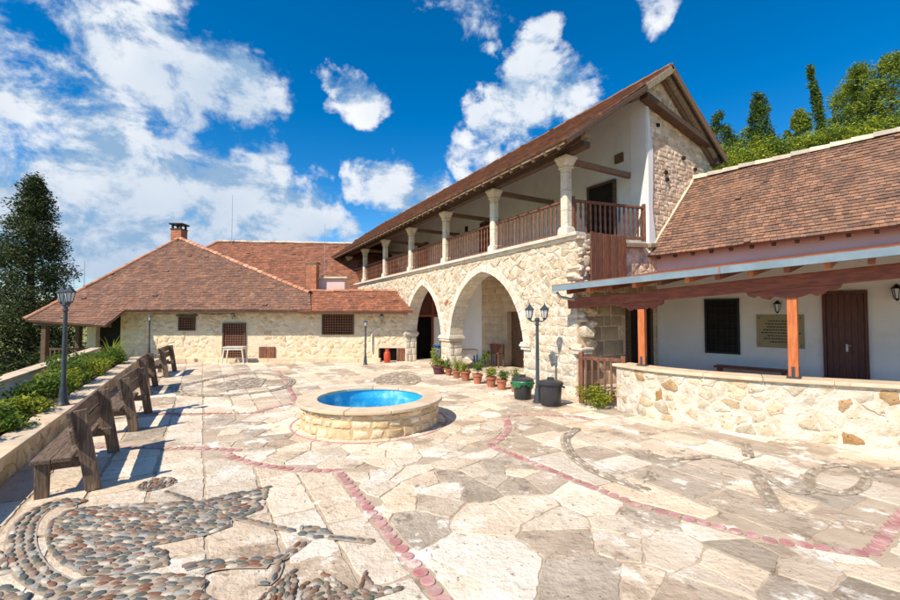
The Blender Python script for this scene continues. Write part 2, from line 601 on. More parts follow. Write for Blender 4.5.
def jitter_grid(bbox, sx, sy, j, r, stagger=True):
    x0, y0, x1, y1 = bbox
    pts = []
    row = 0
    y = y0 + sy * .5
    while y < y1 + sy * .4:
        x = x0 + (sx * .5 if row % 2 and stagger else 0) + r.uniform(0, sx * .5)
        while x < x1 + sx * .3:
            pts.append((min(max(x + r.uniform(-j, j) * sx, x0 + .01), x1 - .01), min(max(y + r.uniform(-j, j) * sy, y0 + .01), y1 - .01)))
            x += sx * r.uniform(.75, 1.3)
        y += sy
        row += 1
    return pts


def courses(bbox, h, w, r, vary=.25):
    """rows of squared stones"""
    x0, y0, x1, y1 = bbox
    out = []
    y = y0
    while y < y1 - .02:
        hh = min(h * r.uniform(1 - vary, 1 + vary), y1 - y)
        if y1 - (y + hh) < h * .4:
            hh = y1 - y
        x = x0 - r.uniform(0, w * .6)
        while x < x1:
            ww = w * r.uniform(.6, 1.5)
            a, b = max(x, x0), min(x + ww, x1)
            if b - a > .03:
                k = min(hh, ww) * .05
                out.append([(a + r.uniform(0, k), y + r.uniform(0, k)), (b - r.uniform(0, k), y + r.uniform(0, k)), (b - r.uniform(0, k), y + hh - r.uniform(0, k)), (a + r.uniform(0, k), y + hh - r.uniform(0, k))])
            x += ww
        y += hh
    return out


def roughen(poly, seg, amp, r):
    out = []
    n = len(poly)
    for i in range(n):
        p, q = poly[i], poly[(i + 1) % n]
        l = math.hypot(q[0] - p[0], q[1] - p[1])
        k = max(1, int(l / seg))
        for s in range(k):
            t = s / k
            out.append((p[0] + (q[0] - p[0]) * t + r.uniform(-amp, amp), p[1] + (q[1] - p[1]) * t + r.uniform(-amp, amp)))
    return out


def stone(mb, poly, mapf, h, deep, ch, tint, r, tilt=.0):
    """one stone: sides from -deep up to h, edge worn by ch"""
    c = centroid(poly)
    n = len(poly)
    size = math.sqrt(abs(area(poly))) + 1e-6
    k = max(.55, 1 - 2.2 * ch / size)
    k2 = (1 + k) / 2
    ta, tb = r.uniform(-tilt, tilt), r.uniform(-tilt, tilt)
    hh = lambda a, b: h + (a - c[0]) * ta + (b - c[1]) * tb
    v = [mapf(a, b, -deep) for a, b in poly]
    v += [mapf(a, b, hh(a, b) - ch) for a, b in poly]
    v += [mapf(c[0] + (a - c[0]) * k2, c[1] + (b - c[1]) * k2, hh(a, b) - ch * .28) for a, b in poly]
    v += [mapf(c[0] + (a - c[0]) * k, c[1] + (b - c[1]) * k, hh(a, b)) for a, b in poly]
    fs = []
    for lv in range(3):
        fs += [(lv * n + i, lv * n + (i + 1) % n, (lv + 1) * n + (i + 1) % n, (lv + 1) * n + i) for i in range(n)]
    fs.append(tuple(range(3 * n, 4 * n)))
    mb.add(v, fs, tint)


def lay(cells, mapf, parent, mats, name, h=(.01, .03), deep=.02, ch=.012, joint=.012, tints=None, var=.12, seg=.12, amp=.006, n_ind=300,
        tilt=.0, score=None, r=None, min_ind=0.0, mass_name=None, smooth=False):
    """stones from polygons: the largest in view are objects, the rest one mass. mats: name or function(c, r)->name"""
    r = r or rnd
    items = []
    for p in cells:
        p = inset(p, joint)
        if len(p) < 3 or area(p) < .0012:
            continue
        c = centroid(p)
        s = score(c) * area(p) if score else area(p)
        items.append((s, p, c))
    items.sort(key=lambda x: -x[0])
    mass = {}
    for i, (s, p, c) in enumerate(items):
        t = jit(r.choice(tints) if tints else (1, 1, 1), var, r=r)
        m = mats if isinstance(mats, str) else mats(c, r)
        q = roughen(p, seg, amp, r)
        hh = r.uniform(*h)
        if i < n_ind and s >= min_ind:
            mb = MB()
            stone(mb, q, mapf, hh, deep, ch, t, r, tilt)
            mb.build(name, m, parent, smooth=smooth)
        else:
            stone(mass.setdefault(m, MB()), q, mapf, hh, deep, ch, t, r, tilt)
    for m, mb in mass.items():
        mb.build(mass_name or name + 'work', m, parent, kind='stuff', smooth=smooth)


def plane_map(o, ex, ey):
    o, ex, ey = Vector(o), Vector(ex).normalized(), Vector(ey).normalized()
    n = ex.cross(ey)
    return lambda a, b, h: o + ex * a + ey * b + n * h


# ------------------------------------------------------------------ tiled roof plane
def tile_plane(parent, o, ex, es, polys, mat_name, w=.19, l=.15, name='tiles', var=.16, r=None, tints=None, thick=.03):
    """tiles laid on the plane o + a*ex + b*es, clipped to convex polygons in (a, b)"""
    r = r or rnd
    o, ex, es = Vector(o), Vector(ex).normalized(), Vector(es).normalized()
    n = ex.cross(es).normalized()
    if n.z < 0:
        n = -n
    mb = MB()
    for poly in polys:
        if area(poly) < 0:
            poly = poly[::-1]
        a0, a1 = min(p[0] for p in poly), max(p[0] for p in poly)
        b0, b1 = min(p[1] for p in poly), max(p[1] for p in poly)
        edges = []
        for i in range(len(poly)):
            p, q = poly[i], poly[(i + 1) % len(poly)]
            d = math.hypot(q[0] - p[0], q[1] - p[1])
            nx, ny = (q[1] - p[1]) / d, -(q[0] - p[0]) / d
            edges.append((nx, ny, nx * p[0] + ny * p[1]))
        j = math.floor(b0 / l)
        while j * l < b1:
            bb = j * l
            a = a0 - r.uniform(0, w)
            wob = r.uniform(-.008, .008)
            while a < a1:
                ww = w * r.uniform(.86, 1.12)
                q = [(a + .004, bb + wob + r.uniform(-.009, .009)), (a + ww - .004, bb + wob + r.uniform(-.009, .009)), (a + ww - .004, bb + l * 1.06), (a + .004, bb + l * 1.06)]
                for e in edges:
                    cx, cy = a + ww / 2, bb + l / 2
                    if e[0] * cx + e[1] * cy - e[2] > -(w + l):
                        q = clip(q, *e)
                        if len(q) < 3:
                            break
                if len(q) >= 3:
                    lift = r.uniform(0, .012) + (.05 if r.random() < .006 else 0) + .03 * mnoise.noise(Vector((a * .45, bb * .6, 7)))
                    hts = [thick * (1 - .72 * max(0, min(1, (y - bb) / l))) + lift for x, y in q]
                    m = len(q)
                    vs = [o + ex * x + es * y + n * hgt for (x, y), hgt in zip(q, hts)] + [o + ex * x + es * y - n * .03 for x, y in q]
                    t = jit(r.choice(tints) if tints else (1, 1, 1), var, r=r)
                    mb.add(vs, [tuple(range(m))] + [(m + i, m + (i + 1) % m, (i + 1) % m, i) for i in range(m)], t)
                a += ww
            j += 1
    return mb.build(name, mat_name, parent, kind='stuff')


def ridge_tiles(parent, p, q, mat_name, r0=.11, step=.36, name='ridge_tile'):
    """half-round tiles lapped along a ridge or hip"""
    p, q = Vector(p), Vector(q)
    d = (q - p)
    n = max(1, int(d.length / step))
    x = d.normalized()
    y = Vector((0, 0, 1)).cross(x).normalized()
    z = x.cross(y)
    k = 7
    protos = []
    for _ in range(4):
        mb = MB()
        vs = []
        for s, rr in ((0, r0 * 1.12), (1, r0 * .92)):
            for i in range(k):
                t = math.pi * i / (k - 1)
                vs.append((s * step * 1.08, math.cos(t) * rr, math.sin(t) * rr))
            for i in range(k):
                t = math.pi * i / (k - 1)
                vs.append((s * step * 1.08, math.cos(t) * (rr - .02), math.sin(t) * (rr - .02)))
        fs = []
        for i in range(k - 1):
            fs.append((i, i + 1, 2 * k + i + 1, 2 * k + i))
            fs.append((k + i + 1, k + i, 3 * k + i, 3 * k + i + 1))
            fs.append((i, k + i, k + i + 1, i + 1))
            fs.append((2 * k + i, 2 * k + i + 1, 3 * k + i + 1, 3 * k + i))
        mb.add(vs, fs, jit((1, 1, 1), .22))
        protos.append(mb.mesh(name, mat_name))
    M = Matrix((x, y, z)).transposed().to_4x4()
    for i in range(n):
        o = bpy.data.objects.new(name, rnd.choice(protos))
        COL.objects.link(o)
        o.parent = parent
        M2 = Matrix.Translation(p + x * (i * d.length / n) + z * rnd.uniform(-.015, .01)) @ M @ Matrix.Rotation(rnd.uniform(-.05, .05), 4, 'X')
        o.matrix_local = M2


# ------------------------------------------------------------------ foliage
def leaves(mb, pts, size, tints, r, flat=.0, aspect=1.9):
    for p in pts:
        a = r.uniform(0, 6.283)
        e = r.uniform(-1, 1) * (1 - flat)
        d = Vector((math.cos(a) * math.sqrt(max(0, 1 - e * e)), math.sin(a) * math.sqrt(max(0, 1 - e * e)), e))
        s = d.cross(Vector((r.uniform(-1, 1), r.uniform(-1, 1), r.uniform(-1, 1)))).normalized()
        k = size * r.uniform(.6, 1.3)
        p = Vector(p)
        mid = d.cross(s) * k * .12
        mb.add([p, p + d * k * .5 + s * k * .5 / aspect + mid, p + d * k, p + d * k * .5 - s * k * .5 / aspect + mid], [(0, 1, 2), (0, 2, 3)], jit(r.choice(tints), .22, r=r))


def blob(c, rad, n, r, shell=.55):
    out = []
    while len(out) < n:
        x, y, z = r.uniform(-1, 1), r.uniform(-1, 1), r.uniform(-1, 1)
        l = math.sqrt(x * x + y * y + z * z)
        if l > 1 or l < shell * r.random():
            continue
        out.append((c[0] + x * rad[0], c[1] + y * rad[1], c[2] + z * rad[2]))
    return out

# ================================================================== SETTING: terrain, courtyard ground
UX, UY, VX, VY = -.5, .8660254, .8660254, .5         # u runs along the benches and the arcade, v across the court
def uv(u, v):
    return (u * UX + v * VX, u * UY + v * VY)


def to_uv(x, y):
    return (x * UX + y * UY, x * VX + y * VY)


def catmull(pts, n=8):
    out = []
    P = [pts[0]] + list(pts) + [pts[-1]]
    for i in range(1, len(P) - 2):
        for s in range(n):
            t = s / n
            out.append(tuple(.5 * ((2 * P[i][k]) + (-P[i - 1][k] + P[i + 1][k]) * t + (2 * P[i - 1][k] - 5 * P[i][k] + 4 * P[i + 1][k] - P[i + 2][k]) * t * t
                                   + (-P[i - 1][k] + 3 * P[i][k] - 3 * P[i + 1][k] + P[i + 2][k]) * t ** 3) for k in range(len(pts[0]))))
    out.append(tuple(pts[-1]))
    return out


class Path:
    """arc-length polyline in the ground plane"""
    def __init__(s, pts):
        s.p = pts
        s.l = [0]
        for a, b in zip(pts, pts[1:]):
            s.l.append(s.l[-1] + math.hypot(b[0] - a[0], b[1] - a[1]))
        s.len = s.l[-1]

    def at(s, d):
        d = max(0, min(s.len - 1e-6, d))
        i = 0
        while s.l[i + 1] < d:
            i += 1
        t = (d - s.l[i]) / (s.l[i + 1] - s.l[i])
        a, b = s.p[i], s.p[i + 1]
        L_ = math.hypot(b[0] - a[0], b[1] - a[1])
        return (a[0] + (b[0] - a[0]) * t, a[1] + (b[1] - a[1]) * t), ((b[0] - a[0]) / L_, (b[1] - a[1]) / L_)

    def near(s, x, y):
        best = None
        for a, b in zip(s.p, s.p[1:]):
            ex, ey = b[0] - a[0], b[1] - a[1]
            t = max(0, min(1, ((x - a[0]) * ex + (y - a[1]) * ey) / (ex * ex + ey * ey)))
            q = (a[0] + ex * t, a[1] + ey * t)
            d = math.hypot(x - q[0], y - q[1])
            if best is None or d < best[0]:
                best = (d, q, ex * (y - a[1]) - ey * (x - a[0]))
        return best


def hill_height(x, y):
    s = (x - 9.5) * .72 + (y - 17) * .5
    z = -1.4
    if s > 0:
        z += 24 * (1 - math.exp(-s * .042)) * (1 if s > 4 else s / 4)
    left = -13 - x + (y - 18) * .1
    if left > 0:
        z -= min(left * .16, 30)
    far = math.hypot(x, y)
    if far > 150 and s <= 0:
        z += (far - 150) * .045 * (mnoise.noise(Vector((x * .006, y * .006, 3))) * .5 + .5)
    z += mnoise.noise(Vector((x * .11, y * .11, 0))) * .35 * min(1, max(0, (max(s, left)) / 6))
    return z


def build_terrain():
    n = 70
    ax = [math.copysign(abs(i / n) ** 2.4 * 900 + abs(i / n) * 45, i) for i in range(-n, n + 1)]
    mb = MB()
    m = len(ax)
    vs = [(x, y + 20, hill_height(x, y + 20)) for y in ax for x in ax]
    fs = [(j * m + i, j * m + i + 1, (j + 1) * m + i + 1, (j + 1) * m + i) for j in range(m - 1) for i in range(m - 1)]
    mb.add(vs, fs)
    mb.build('terrain', 'hill_green', kind='structure', smooth=True)


build_terrain()

V_PLANTER = -2.2
court = [uv(-6, V_PLANTER - .15), uv(22.3, V_PLANTER - .15), (-15.9, 20.6), (-1, 24), (8, 18), (14, 8), (9, -4), (3, -6)]
gmb = MB()
gmb.prism(court, lambda a, b, h: (a, b, h), -1.6, 0.0)
GROUND = gmb.build('ground', 'grout', kind='structure')

FC = (-1.62, 8.9)                                     # fountain
RING = 2.8
PARAPET = Path(catmull([(3.83, 9.94), (4.13, 9.22), (4.62, 8.58), (5.32, 7.98), (5.98, 7.56), (6.75, 7.2), (7.55, 6.78), (8.6, 6.0), (9.8, 4.8)], 6))
LINE_B = Path([(-1.57, 6.1), (-.04, 3.35), (.5, 2.4)])
LINE_C = Path([(0.639, 7.301), (1.093, 6.603), (1.631, 5.776), (2.178, 5.004), (3.087, 4.262), (3.836, 4.001)])
LINE_C2 = Path([(3.836, 4.001), (4.294, 4.318), (4.879, 4.737), (5.621, 5.163), (6.4, 5.9)])
LINE_A = Path([(-3.35, 7.0), (-4.1, 7.1), (-5.2, 7.15), (-6.3, 7.15)])
LINE_A2 = Path([(-4.35, 9.6), (-5.6, 9.55), (-6.7, 9.6), (-7.6, 9.7)])
LINE_D = Path([(-3.85, 10.85), (-5.6, 14.6), (-6.7, 16.8)])
LINE_E = Path([(1.15, 9.25), (1.55, 9.42), (2.1, 9.38), (2.85, 9.2)])
LINES = [LINE_B, LINE_C, LINE_C2, LINE_A, LINE_A2, LINE_D, LINE_E]
BAND = .085


def pix_area(c):
    y = max(c[1], .5)
    if abs(c[0]) / y > 1.12 or y < 3.0:
        return 0
    return 430 ** 2 * 2.2 / y ** 3


def visible_ground(c):
    x, y = c
    u, v = to_uv(x, y)
    if y < 2.5 or v < V_PLANTER - .1 or abs(x) / y > 1.35:
        return False
    d, q, side = PARAPET.near(x, y)
    if y < 9.9 and side > 0 and d > .15:
        return False
    if u > 7.0 and v > 8.17 + 2.7:
        return False
    if y > 19.95:
        return False
    return True


def trim_cell(p, inside_ring=None):
    """cut a paving cell back from the red lines and from the ring"""
    c = centroid(p)
    dx, dy = c[0] - FC[0], c[1] - FC[1]
    d = math.hypot(dx, dy)
    nx, ny = dx / max(d, 1e-6), dy / max(d, 1e-6)
    deg = math.degrees(math.atan2(dy, dx)) % 360
    BAND = .085 if (220 < deg < 278 or 317 < deg or deg < 10 or 132 < deg < 173) else .012
    if d < RING:
        if inside_ring is False:
            return []
        for k in range(40):
            t = 2 * math.pi * k / 40
            p = clip(p, math.cos(t), math.sin(t), math.cos(t) * FC[0] + math.sin(t) * FC[1] + RING - BAND)
            if len(p) < 3:
                return []
    else:
        if inside_ring:
            return []
        if d < RING + 1.4:
            p = clip(p, -nx, -ny, -(nx * FC[0] + ny * FC[1] + RING + BAND))
    if len(p) < 3:
        return []
    for ln in LINES:
        dd, q, side = ln.near(*c)
        if dd < 1.3 and dd > 1e-4:
            ex, ey = (c[0] - q[0]) / dd, (c[1] - q[1]) / dd
            p = clip(p, -ex, -ey, -(ex * q[0] + ey * q[1] + .085))
            if len(p) < 3:
                return []
    return p


def zone(c):
    """'F' crazy paving between lines B and C, 'O' around the fountain, 'S' slabs"""
    x, y = c
    if math.hypot(x - FC[0], y - FC[1]) < RING:
        return 'O'
    u, v = to_uv(x, y)
    if u < 8 and v > 1.67:
        d, q, side = LINE_C.near(x, y)
        if y < 7.3 and side < 0 and not (x > 3.8 and y > 4.0):
            return 'F'
        if x > 3.836 and y < 4.0 + (x - 3.836) * .72:
            return 'F'
    return 'S'


def pave():
    r = random.Random(5)
    cells, dark = [], []
    # squared slabs in rows across the court
    for p in courses((-1.0, -2.4, 26.5, 11.5), .62, .86, r, .35):      # (u, v)
        q = [uv(a, b) for a, b in p]
        if area(q) < 0:
            q = q[::-1]
        c = centroid(q)
        if zone(c) != 'S' or not visible_ground(c):
            continue
        q = trim_cell(q, False)
        if len(q) > 2 and area(q) > .004:
            cells.append(q)
    # crazy paving in the wedge
    pts = [p for p in jitter_grid((-4, 1.8, 7.5, 7.6), .46, .34, .48, r) if r.random() < .62]
    for q in voronoi(pts, (-4.5, 1.5, 8, 8)):
        c = centroid(q)
        if zone(c) == 'F' and visible_ground(c):
            q = trim_cell(q, False)
            if len(q) > 2 and area(q) > .004:
                cells.append(q)
    pts = [p for p in jitter_grid((FC[0] - 3, FC[1] - 3, FC[0] + 3, FC[1] + 3), .5, .38, .42, r)]
    for q in voronoi(pts, (FC[0] - 3.1, FC[1] - 3.1, FC[0] + 3.1, FC[1] + 3.1)):
        c = centroid(q)
        if math.hypot(c[0] - FC[0], c[1] - FC[1]) < RING and math.hypot(c[0] - FC[0], c[1] - FC[1]) > 1.1:
            q = trim_cell(q, True)
            if len(q) > 2 and area(q) > .004:
                cells.append(q)
    tints = [(1, 1, 1), (.97, .96, .93), (1.05, 1.04, 1.02), (.9, .87, .82), (1.0, .95, .88), (.82, .79, .75)]

    def pick(c, rr):
        z = zone(c)
        lim = .27 if z == 'F' else (.10 if c[0] < 0 and c[1] < 12 else .42)
        if z == 'O':
            lim = .12
        return 'paving_dark' if rr.random() < lim else 'paving'
    lay(cells, lambda a, b, h: (a, b, h), GROUND, pick, 'paving_stone', h=(.007, .015), deep=.004, ch=.007, joint=.009, tints=tints, var=.10, seg=.07, amp=.011,
        n_ind=300, tilt=.004, score=pix_area, r=r, min_ind=60, mass_name='distant_paving_stones')
    # red discs set in the lines
    mb = MB()
    k = 12
    vs = [(.066 * math.cos(2 * math.pi * i / k), .066 * math.sin(2 * math.pi * i / k), -.004) for i in range(k)]
    vs += [(.066 * math.cos(2 * math.pi * i / k), .066 * math.sin(2 * math.pi * i / k), .004) for i in range(k)]
    vs += [(.058 * math.cos(2 * math.pi * i / k), .058 * math.sin(2 * math.pi * i / k), .0075) for i in range(k)]
    fs = [(i, (i + 1) % k, k + (i + 1) % k, k + i) for i in range(k)] + [(k + i, k + (i + 1) % k, 2 * k + (i + 1) % k, 2 * k + i) for i in range(k)] + [tuple(range(2 * k, 3 * k))]
    protos = []
    for t in ((1, 1, 1), (.88, .86, .86), (1.15, 1.2, 1.2), (.95, .8, .8)):
        m = MB()
        m.add(vs, fs, t)
        protos.append(m.mesh('red_disc', 'disc_red'))
    spots = []
    for ln, st in ((LINE_B, .139), (LINE_C, .139), (LINE_C2, .139), (LINE_A, .139), (LINE_A2, .15), (LINE_D, .15), (LINE_E, .15)):
        d = .07
        while d < ln.len:
            spots.append(ln.at(d)[0])
            d += st
    n = int(2 * math.pi * RING / .14)
    for i in range(n):
        t = 2 * math.pi * i / n
        deg = math.degrees(t) % 360
        if 226 < deg < 272 or 323 < deg or deg < 5 or 138 < deg < 167:
            spots.append((FC[0] + RING * math.cos(t), FC[1] + RING * math.sin(t)))
    for x, y in spots:
        o = bpy.data.objects.new('red_disc', r.choice(protos))
        COL.objects.link(o)
        o.parent = GROUND
        s = r.uniform(.93, 1.07)
        o.location = (x + r.uniform(-.004, .004), y + r.uniform(-.004, .004), .006)
        o.scale = (s, s * r.uniform(.92, 1), 1)
        o.rotation_euler = (0, 0, r.uniform(0, 6))
    # a thin red ring laid round the foot of the fountain
    m = MB()
    m.lathe([(1.525, .0), (1.525, .0165), (1.575, .0165), (1.575, .0)], 64, (FC[0], FC[1], 0))
    m.build('red_ring', 'disc_red', GROUND)


pave()

# ------------------------------------------------------------------ pebble mosaics
def pebble_protos(cols):
    out = []
    k = 7
    for c in cols:
        for s in range(2):
            rr = random.Random(len(out))
            vs, fs = [], []
            for j, (rad, z) in enumerate(((1.0, -.2), (1.0, .25), (.72, .75), (.3, .98))):
                for i in range(k):
                    t = 2 * math.pi * i / k
                    w = 1 + .12 * math.sin(t * 2 + s * 2) + rr.uniform(-.06, .06)
                    vs.append((rad * w * math.cos(t), rad * w * math.sin(t), z))
            for j in range(3):
                fs += [(j * k + i, j * k + (i + 1) % k, (j + 1) * k + (i + 1) % k, (j + 1) * k + i) for i in range(k)]
            fs.append(tuple(range(3 * k, 4 * k)))
            out.append((vs, fs, c))
    return out


def mosaic(name, label, cols, bands, regions, n_ind=300, seed=1, size=(.052, .029)):
    """bands = (polyline, width); regions = (polygon, angle) filled with rows of pebbles"""
    r = random.Random(seed)
    xs = [p for b in bands for p in b[0]] + [p for g in regions for p in g[0]]
    ox, oy = xs[0]
    root = empty(name, (ox, oy, 0), 0, label, 'mosaic', 'pebble mosaics in the paving')
    bed = MB()
    zb = .0185
    spots = []
    for pts, wid in bands:
        pa = Path(catmull(pts, 5) if len(pts) > 2 else pts)
        n = max(2, int(pa.len / .06))
        L_, R_ = [], []
        for i in range(n + 1):
            (x, y), (tx, ty) = pa.at(pa.len * i / n)
            w = wid * .5 + .012
            L_.append((x - ty * w - ox, y + tx * w - oy, zb))
            R_.append((x + ty * w - ox, y - tx * w - oy, zb))
        for i in range(n):
            bed.add([L_[i], R_[i], R_[i + 1], L_[i + 1]], [(0, 1, 2, 3)])
        lanes = max(1, round(wid / (size[1] * 2.15)))
        d = 0
        for la in range(lanes):
            off = (la + .5) / lanes * wid - wid / 2
            d = r.uniform(0, .05)
            while d < pa.len:
                (x, y), (tx, ty) = pa.at(d)
                spots.append((x - ty * off, y + tx * off, math.atan2(ty, tx) + r.uniform(-.25, .25)))
                d += size[0] * 2 * r.uniform(.9, 1.15)
        zb += .0003
    for poly, ang in regions:
        c = centroid(poly)
        if area(poly) < 0:
            poly = poly[::-1]
        edge = Path(list(poly) + [poly[0]])
        d = 0
        while d < edge.len:
            (x, y), (tx, ty) = edge.at(d)
            spots.append((x - ty * size[1] * .6, y + tx * size[1] * .6, math.atan2(ty, tx)))
            d += size[0] * 2.0 * r.uniform(.92, 1.08)
        bed.add([(c[0] + (x - c[0]) * 1.02 - ox, c[1] + (y - c[1]) * 1.02 - oy, zb) for x, y in poly], [tuple(range(len(poly)))])
        zb += .0003
        ca, sa = math.cos(ang), math.sin(ang)
        loc = [((x - c[0]) * ca + (y - c[1]) * sa, -(x - c[0]) * sa + (y - c[1]) * ca) for x, y in poly]
        a0, a1, b0, b1 = min(p[0] for p in loc), max(p[0] for p in loc), min(p[1] for p in loc), max(p[1] for p in loc)

        def inside(a, b):
            k = False
            for i in range(len(loc)):
                (xa, ya), (xb, yb) = loc[i], loc[i - 1]
                if (ya > b) != (yb > b) and a < (xb - xa) * (b - ya) / (yb - ya) + xa:
                    k = not k
            return k
        b = b0 + size[1]
        while b < b1:
            a = a0 + r.uniform(0, size[0] * 2)
            while a < a1:
                bb = b + r.uniform(-.008, .008)
                if inside(a, bb) and inside(a, bb + size[1] * 1.5) and inside(a, bb - size[1] * 1.5) and inside(a + size[0], bb) and inside(a - size[0], bb):
                    spots.append((c[0] + a * ca - bb * sa, c[1] + a * sa + bb * ca, ang + r.uniform(-.28, .28)))
                a += size[0] * 2 * r.uniform(.85, 1.2)
            b += size[1] * 2.05
    bed.build('mortar_bed', 'mosaic_bed', root)
    protos = pebble_protos(cols)
    meshes = []
    for vs, fs, c in protos:
        m = MB()
        m.add(vs, fs, c)
        meshes.append(m.mesh('pebble', 'pebble', smooth=True))
    spots.sort(key=lambda s: -pix_area((s[0], s[1])) if s[1] > 3.05 else 0)
    mass = MB()
    for i, (x, y, a) in enumerate(spots):
        sx, sy, sz = size[0] * r.uniform(.85, 1.22), size[1] * r.uniform(.88, 1.25), r.uniform(.012, .020)
        j = r.randrange(len(protos))
        if i < n_ind and y < 7.5 and y > 3.1:
            o = bpy.data.objects.new('pebble', meshes[j])
            COL.objects.link(o)
            o.parent = root
            o.location = (x - ox, y - oy, .0185)
            o.scale = (sx, sy, sz)
            o.rotation_euler = (r.uniform(-.12, .12), r.uniform(-.12, .12), a)
        else:
            ca, sa = math.cos(a), math.sin(a)
            vs, fs, c = protos[j]
            mass.add([(x - ox + vx * sx * ca - vy * sy * sa, y - oy + vx * sx * sa + vy * sy * ca, .0185 + vz * sz) for vx, vy, vz in vs], fs, jit(c, .12, r=r))
    if mass.v:
        mass.build('small_pebbles', 'pebble', root, kind='stuff', smooth=True)


BLUEGREY, GREEN, WHITE, TAN, RUST, PINK, BROWN = (.130, .143, .138), (.150, .152, .115), (.58, .52, .42), (.31, .24, .165), (.26, .125, .070), (.28, .185, .14), (.165, .118, .08)
mosaic('bird_mosaic', 'mosaic of a long-tailed bird in coloured river pebbles beside the front bench',
       [BLUEGREY, GREEN, WHITE, TAN, RUST, PINK, BLUEGREY, TAN, (.36, .35, .32), BROWN],
       [([(-4.283, 5.03), (-4.518, 5.056), (-4.566, 4.863), (-4.451, 4.596), (-4.182, 4.262), (-3.882, 3.974), (-3.551, 3.723), (-3.288, 3.579), (-3.021, 3.462)], .2),
        ([(-3.478, 5.352), (-3.105, 5.145), (-2.649, 4.887), (-2.244, 4.669), (-1.898, 4.525), (-1.577, 4.402)], .07),
        ([(-2.279, 3.771), (-2.184, 3.83), (-1.966, 3.86), (-1.741, 3.88), (-1.541, 3.895), (-1.451, 4.056), (-1.386, 4.231)], .10),
        ([(-2.108, 3.7), (-1.991, 3.775), (-1.776, 3.80), (-1.572, 3.80)], .06),
        ([(-1.499, 3.83), (-1.458, 3.677), (-1.467, 3.566), (-1.53, 3.566), (-1.574, 3.623)], .06),
        ([(-1.181, 4.283), (-0.958, 4.242), (-0.739, 4.197)], .075)],
       [([(-4.137, 4.903), (-3.884, 4.987), (-3.457, 5.03), (-2.906, 5.073), (-2.658, 4.903), (-2.351, 4.669), (-2.259, 4.49), (-2.405, 4.325), (-2.655, 4.201), (-2.849, 4.113),
          (-2.606, 4.028), (-2.454, 3.82), (-2.631, 3.723), (-2.849, 3.677), (-3.073, 3.677), (-3.369, 3.82), (-3.679, 4.028), (-3.997, 4.325), (-4.206, 4.596), (-4.233, 4.822)], -.12),
        ([(-2.897, 5.091), (-2.635, 5.304), (-2.294, 5.504), (-2.189, 5.209), (-2.248, 5.073), (-2.096, 4.903), (-2.244, 4.669), (-2.519, 4.783)], .45),
        ([(-3.152, 3.462), (-3.037, 3.62), (-2.811, 3.65), (-2.558, 3.68), (-2.207, 3.677), (-1.989, 3.588), (-1.97, 3.462), (-1.73, 3.307), (-2.061, 3.05), (-2.667, 3.05), (-3.084, 3.307)], .1),
        ([(-1.534, 4.465), (-1.401, 4.497), (-1.215, 4.402), (-1.15, 4.283), (-1.294, 4.254), (-1.469, 4.324)], -.2)], 300, 3)
mosaic('leaf_mosaic', 'curled pebble leaves in the paving beside the red dotted line',
       [BROWN, TAN, RUST, PINK, GREEN, WHITE, (.36, .29, .23)], [],
       [([(-1.365, 3.683), (-1.337, 3.726), (-1.257, 3.599), (-1.205, 3.352), (-1.309, 3.1), (-1.5, 3.1), (-1.45, 3.4)], 1.9),
        ([(-1.198, 3.539), (-1.095, 3.612), (-0.967, 3.519), (-0.896, 3.352), (-.9, 3.1), (-1.12, 3.1)], .4),
        ([(-1.104, 3.726), (-0.975, 3.641), (-0.808, 3.481), (-0.722, 3.481), (-0.725, 3.683), (-0.593, 3.519), (-0.366, 3.492), (-0.503, 3.417), (-0.738, 3.3), (-0.863, 3.25), (-0.989, 3.5)], -.3)], 300, 4, (.04, .022))
mosaic('scroll_mosaic', 'pebble corner motif cut by the lower edge of the picture, outside the bird',
       [BLUEGREY, GREEN, WHITE, TAN, PINK, BROWN], [],
       [([(-4.139, 4.028), (-3.967, 3.921), (-3.725, 3.7), (-3.9, 3.6), (-4.3, 3.8)], -.3),
        ([(-3.726, 3.482), (-3.557, 3.524), (-3.257, 3.40), (-3.15, 3.25), (-3.25, 3.1), (-3.6, 3.1)], -.2)], 300, 6)
mosaic('ring_mosaic', 'small pebble ring in the shadow of the front bench',
       [BLUEGREY, RUST, WHITE, TAN, BROWN], [([(-3.767 + .17 * math.cos(i * math.pi / 6), 5.6 + .17 * math.sin(i * math.pi / 6)) for i in range(13)], .08)],
       [([(-3.767 + .1 * math.cos(i * math.pi / 4), 5.6 + .1 * math.sin(i * math.pi / 4)) for i in range(8)], 0)], 300, 7, (.036, .02))
PALE = [(.50, .42, .32), (.40, .33, .25), (.62, .54, .44), (.31, .245, .175), (.46, .37, .27), (.36, .28, .2)]
CIR = [(5.501, 5.761), (5.298, 5.579), (5.082, 5.434), (4.881, 5.341), (4.72, 5.309), (4.616, 5.341), (4.582, 5.434), (4.628, 5.579), (4.752, 5.761), (4.944, 5.955), (5.178, 6.131), (5.415, 6.254), (5.611, 6.298), (5.726, 6.254), (5.742, 6.131), (5.66, 5.955), (5.501, 5.761)]
mosaic('snake_mosaic', 'pale pebble snake with a looped coil in the paving in front of the parapet', PALE,
       [([(3.138, 6.928), (3.146, 6.573), (3.546, 6.573), (3.998, 6.658), (4.238, 6.329), (4.252, 5.761), (4.217, 5.342), (4.594, 5.45)], .10),
        (CIR, .11), ([(5.763, 6.032), (6.059, 6.118), (6.386, 6.177), (6.774, 6.237)], .06),
        ([(4.147, 5.893), (3.87, 5.342), (3.641, 4.887)], .16), ([(4.976, 7.325), (4.576, 6.658)], .14)], [], 260, 8, (.05, .026))
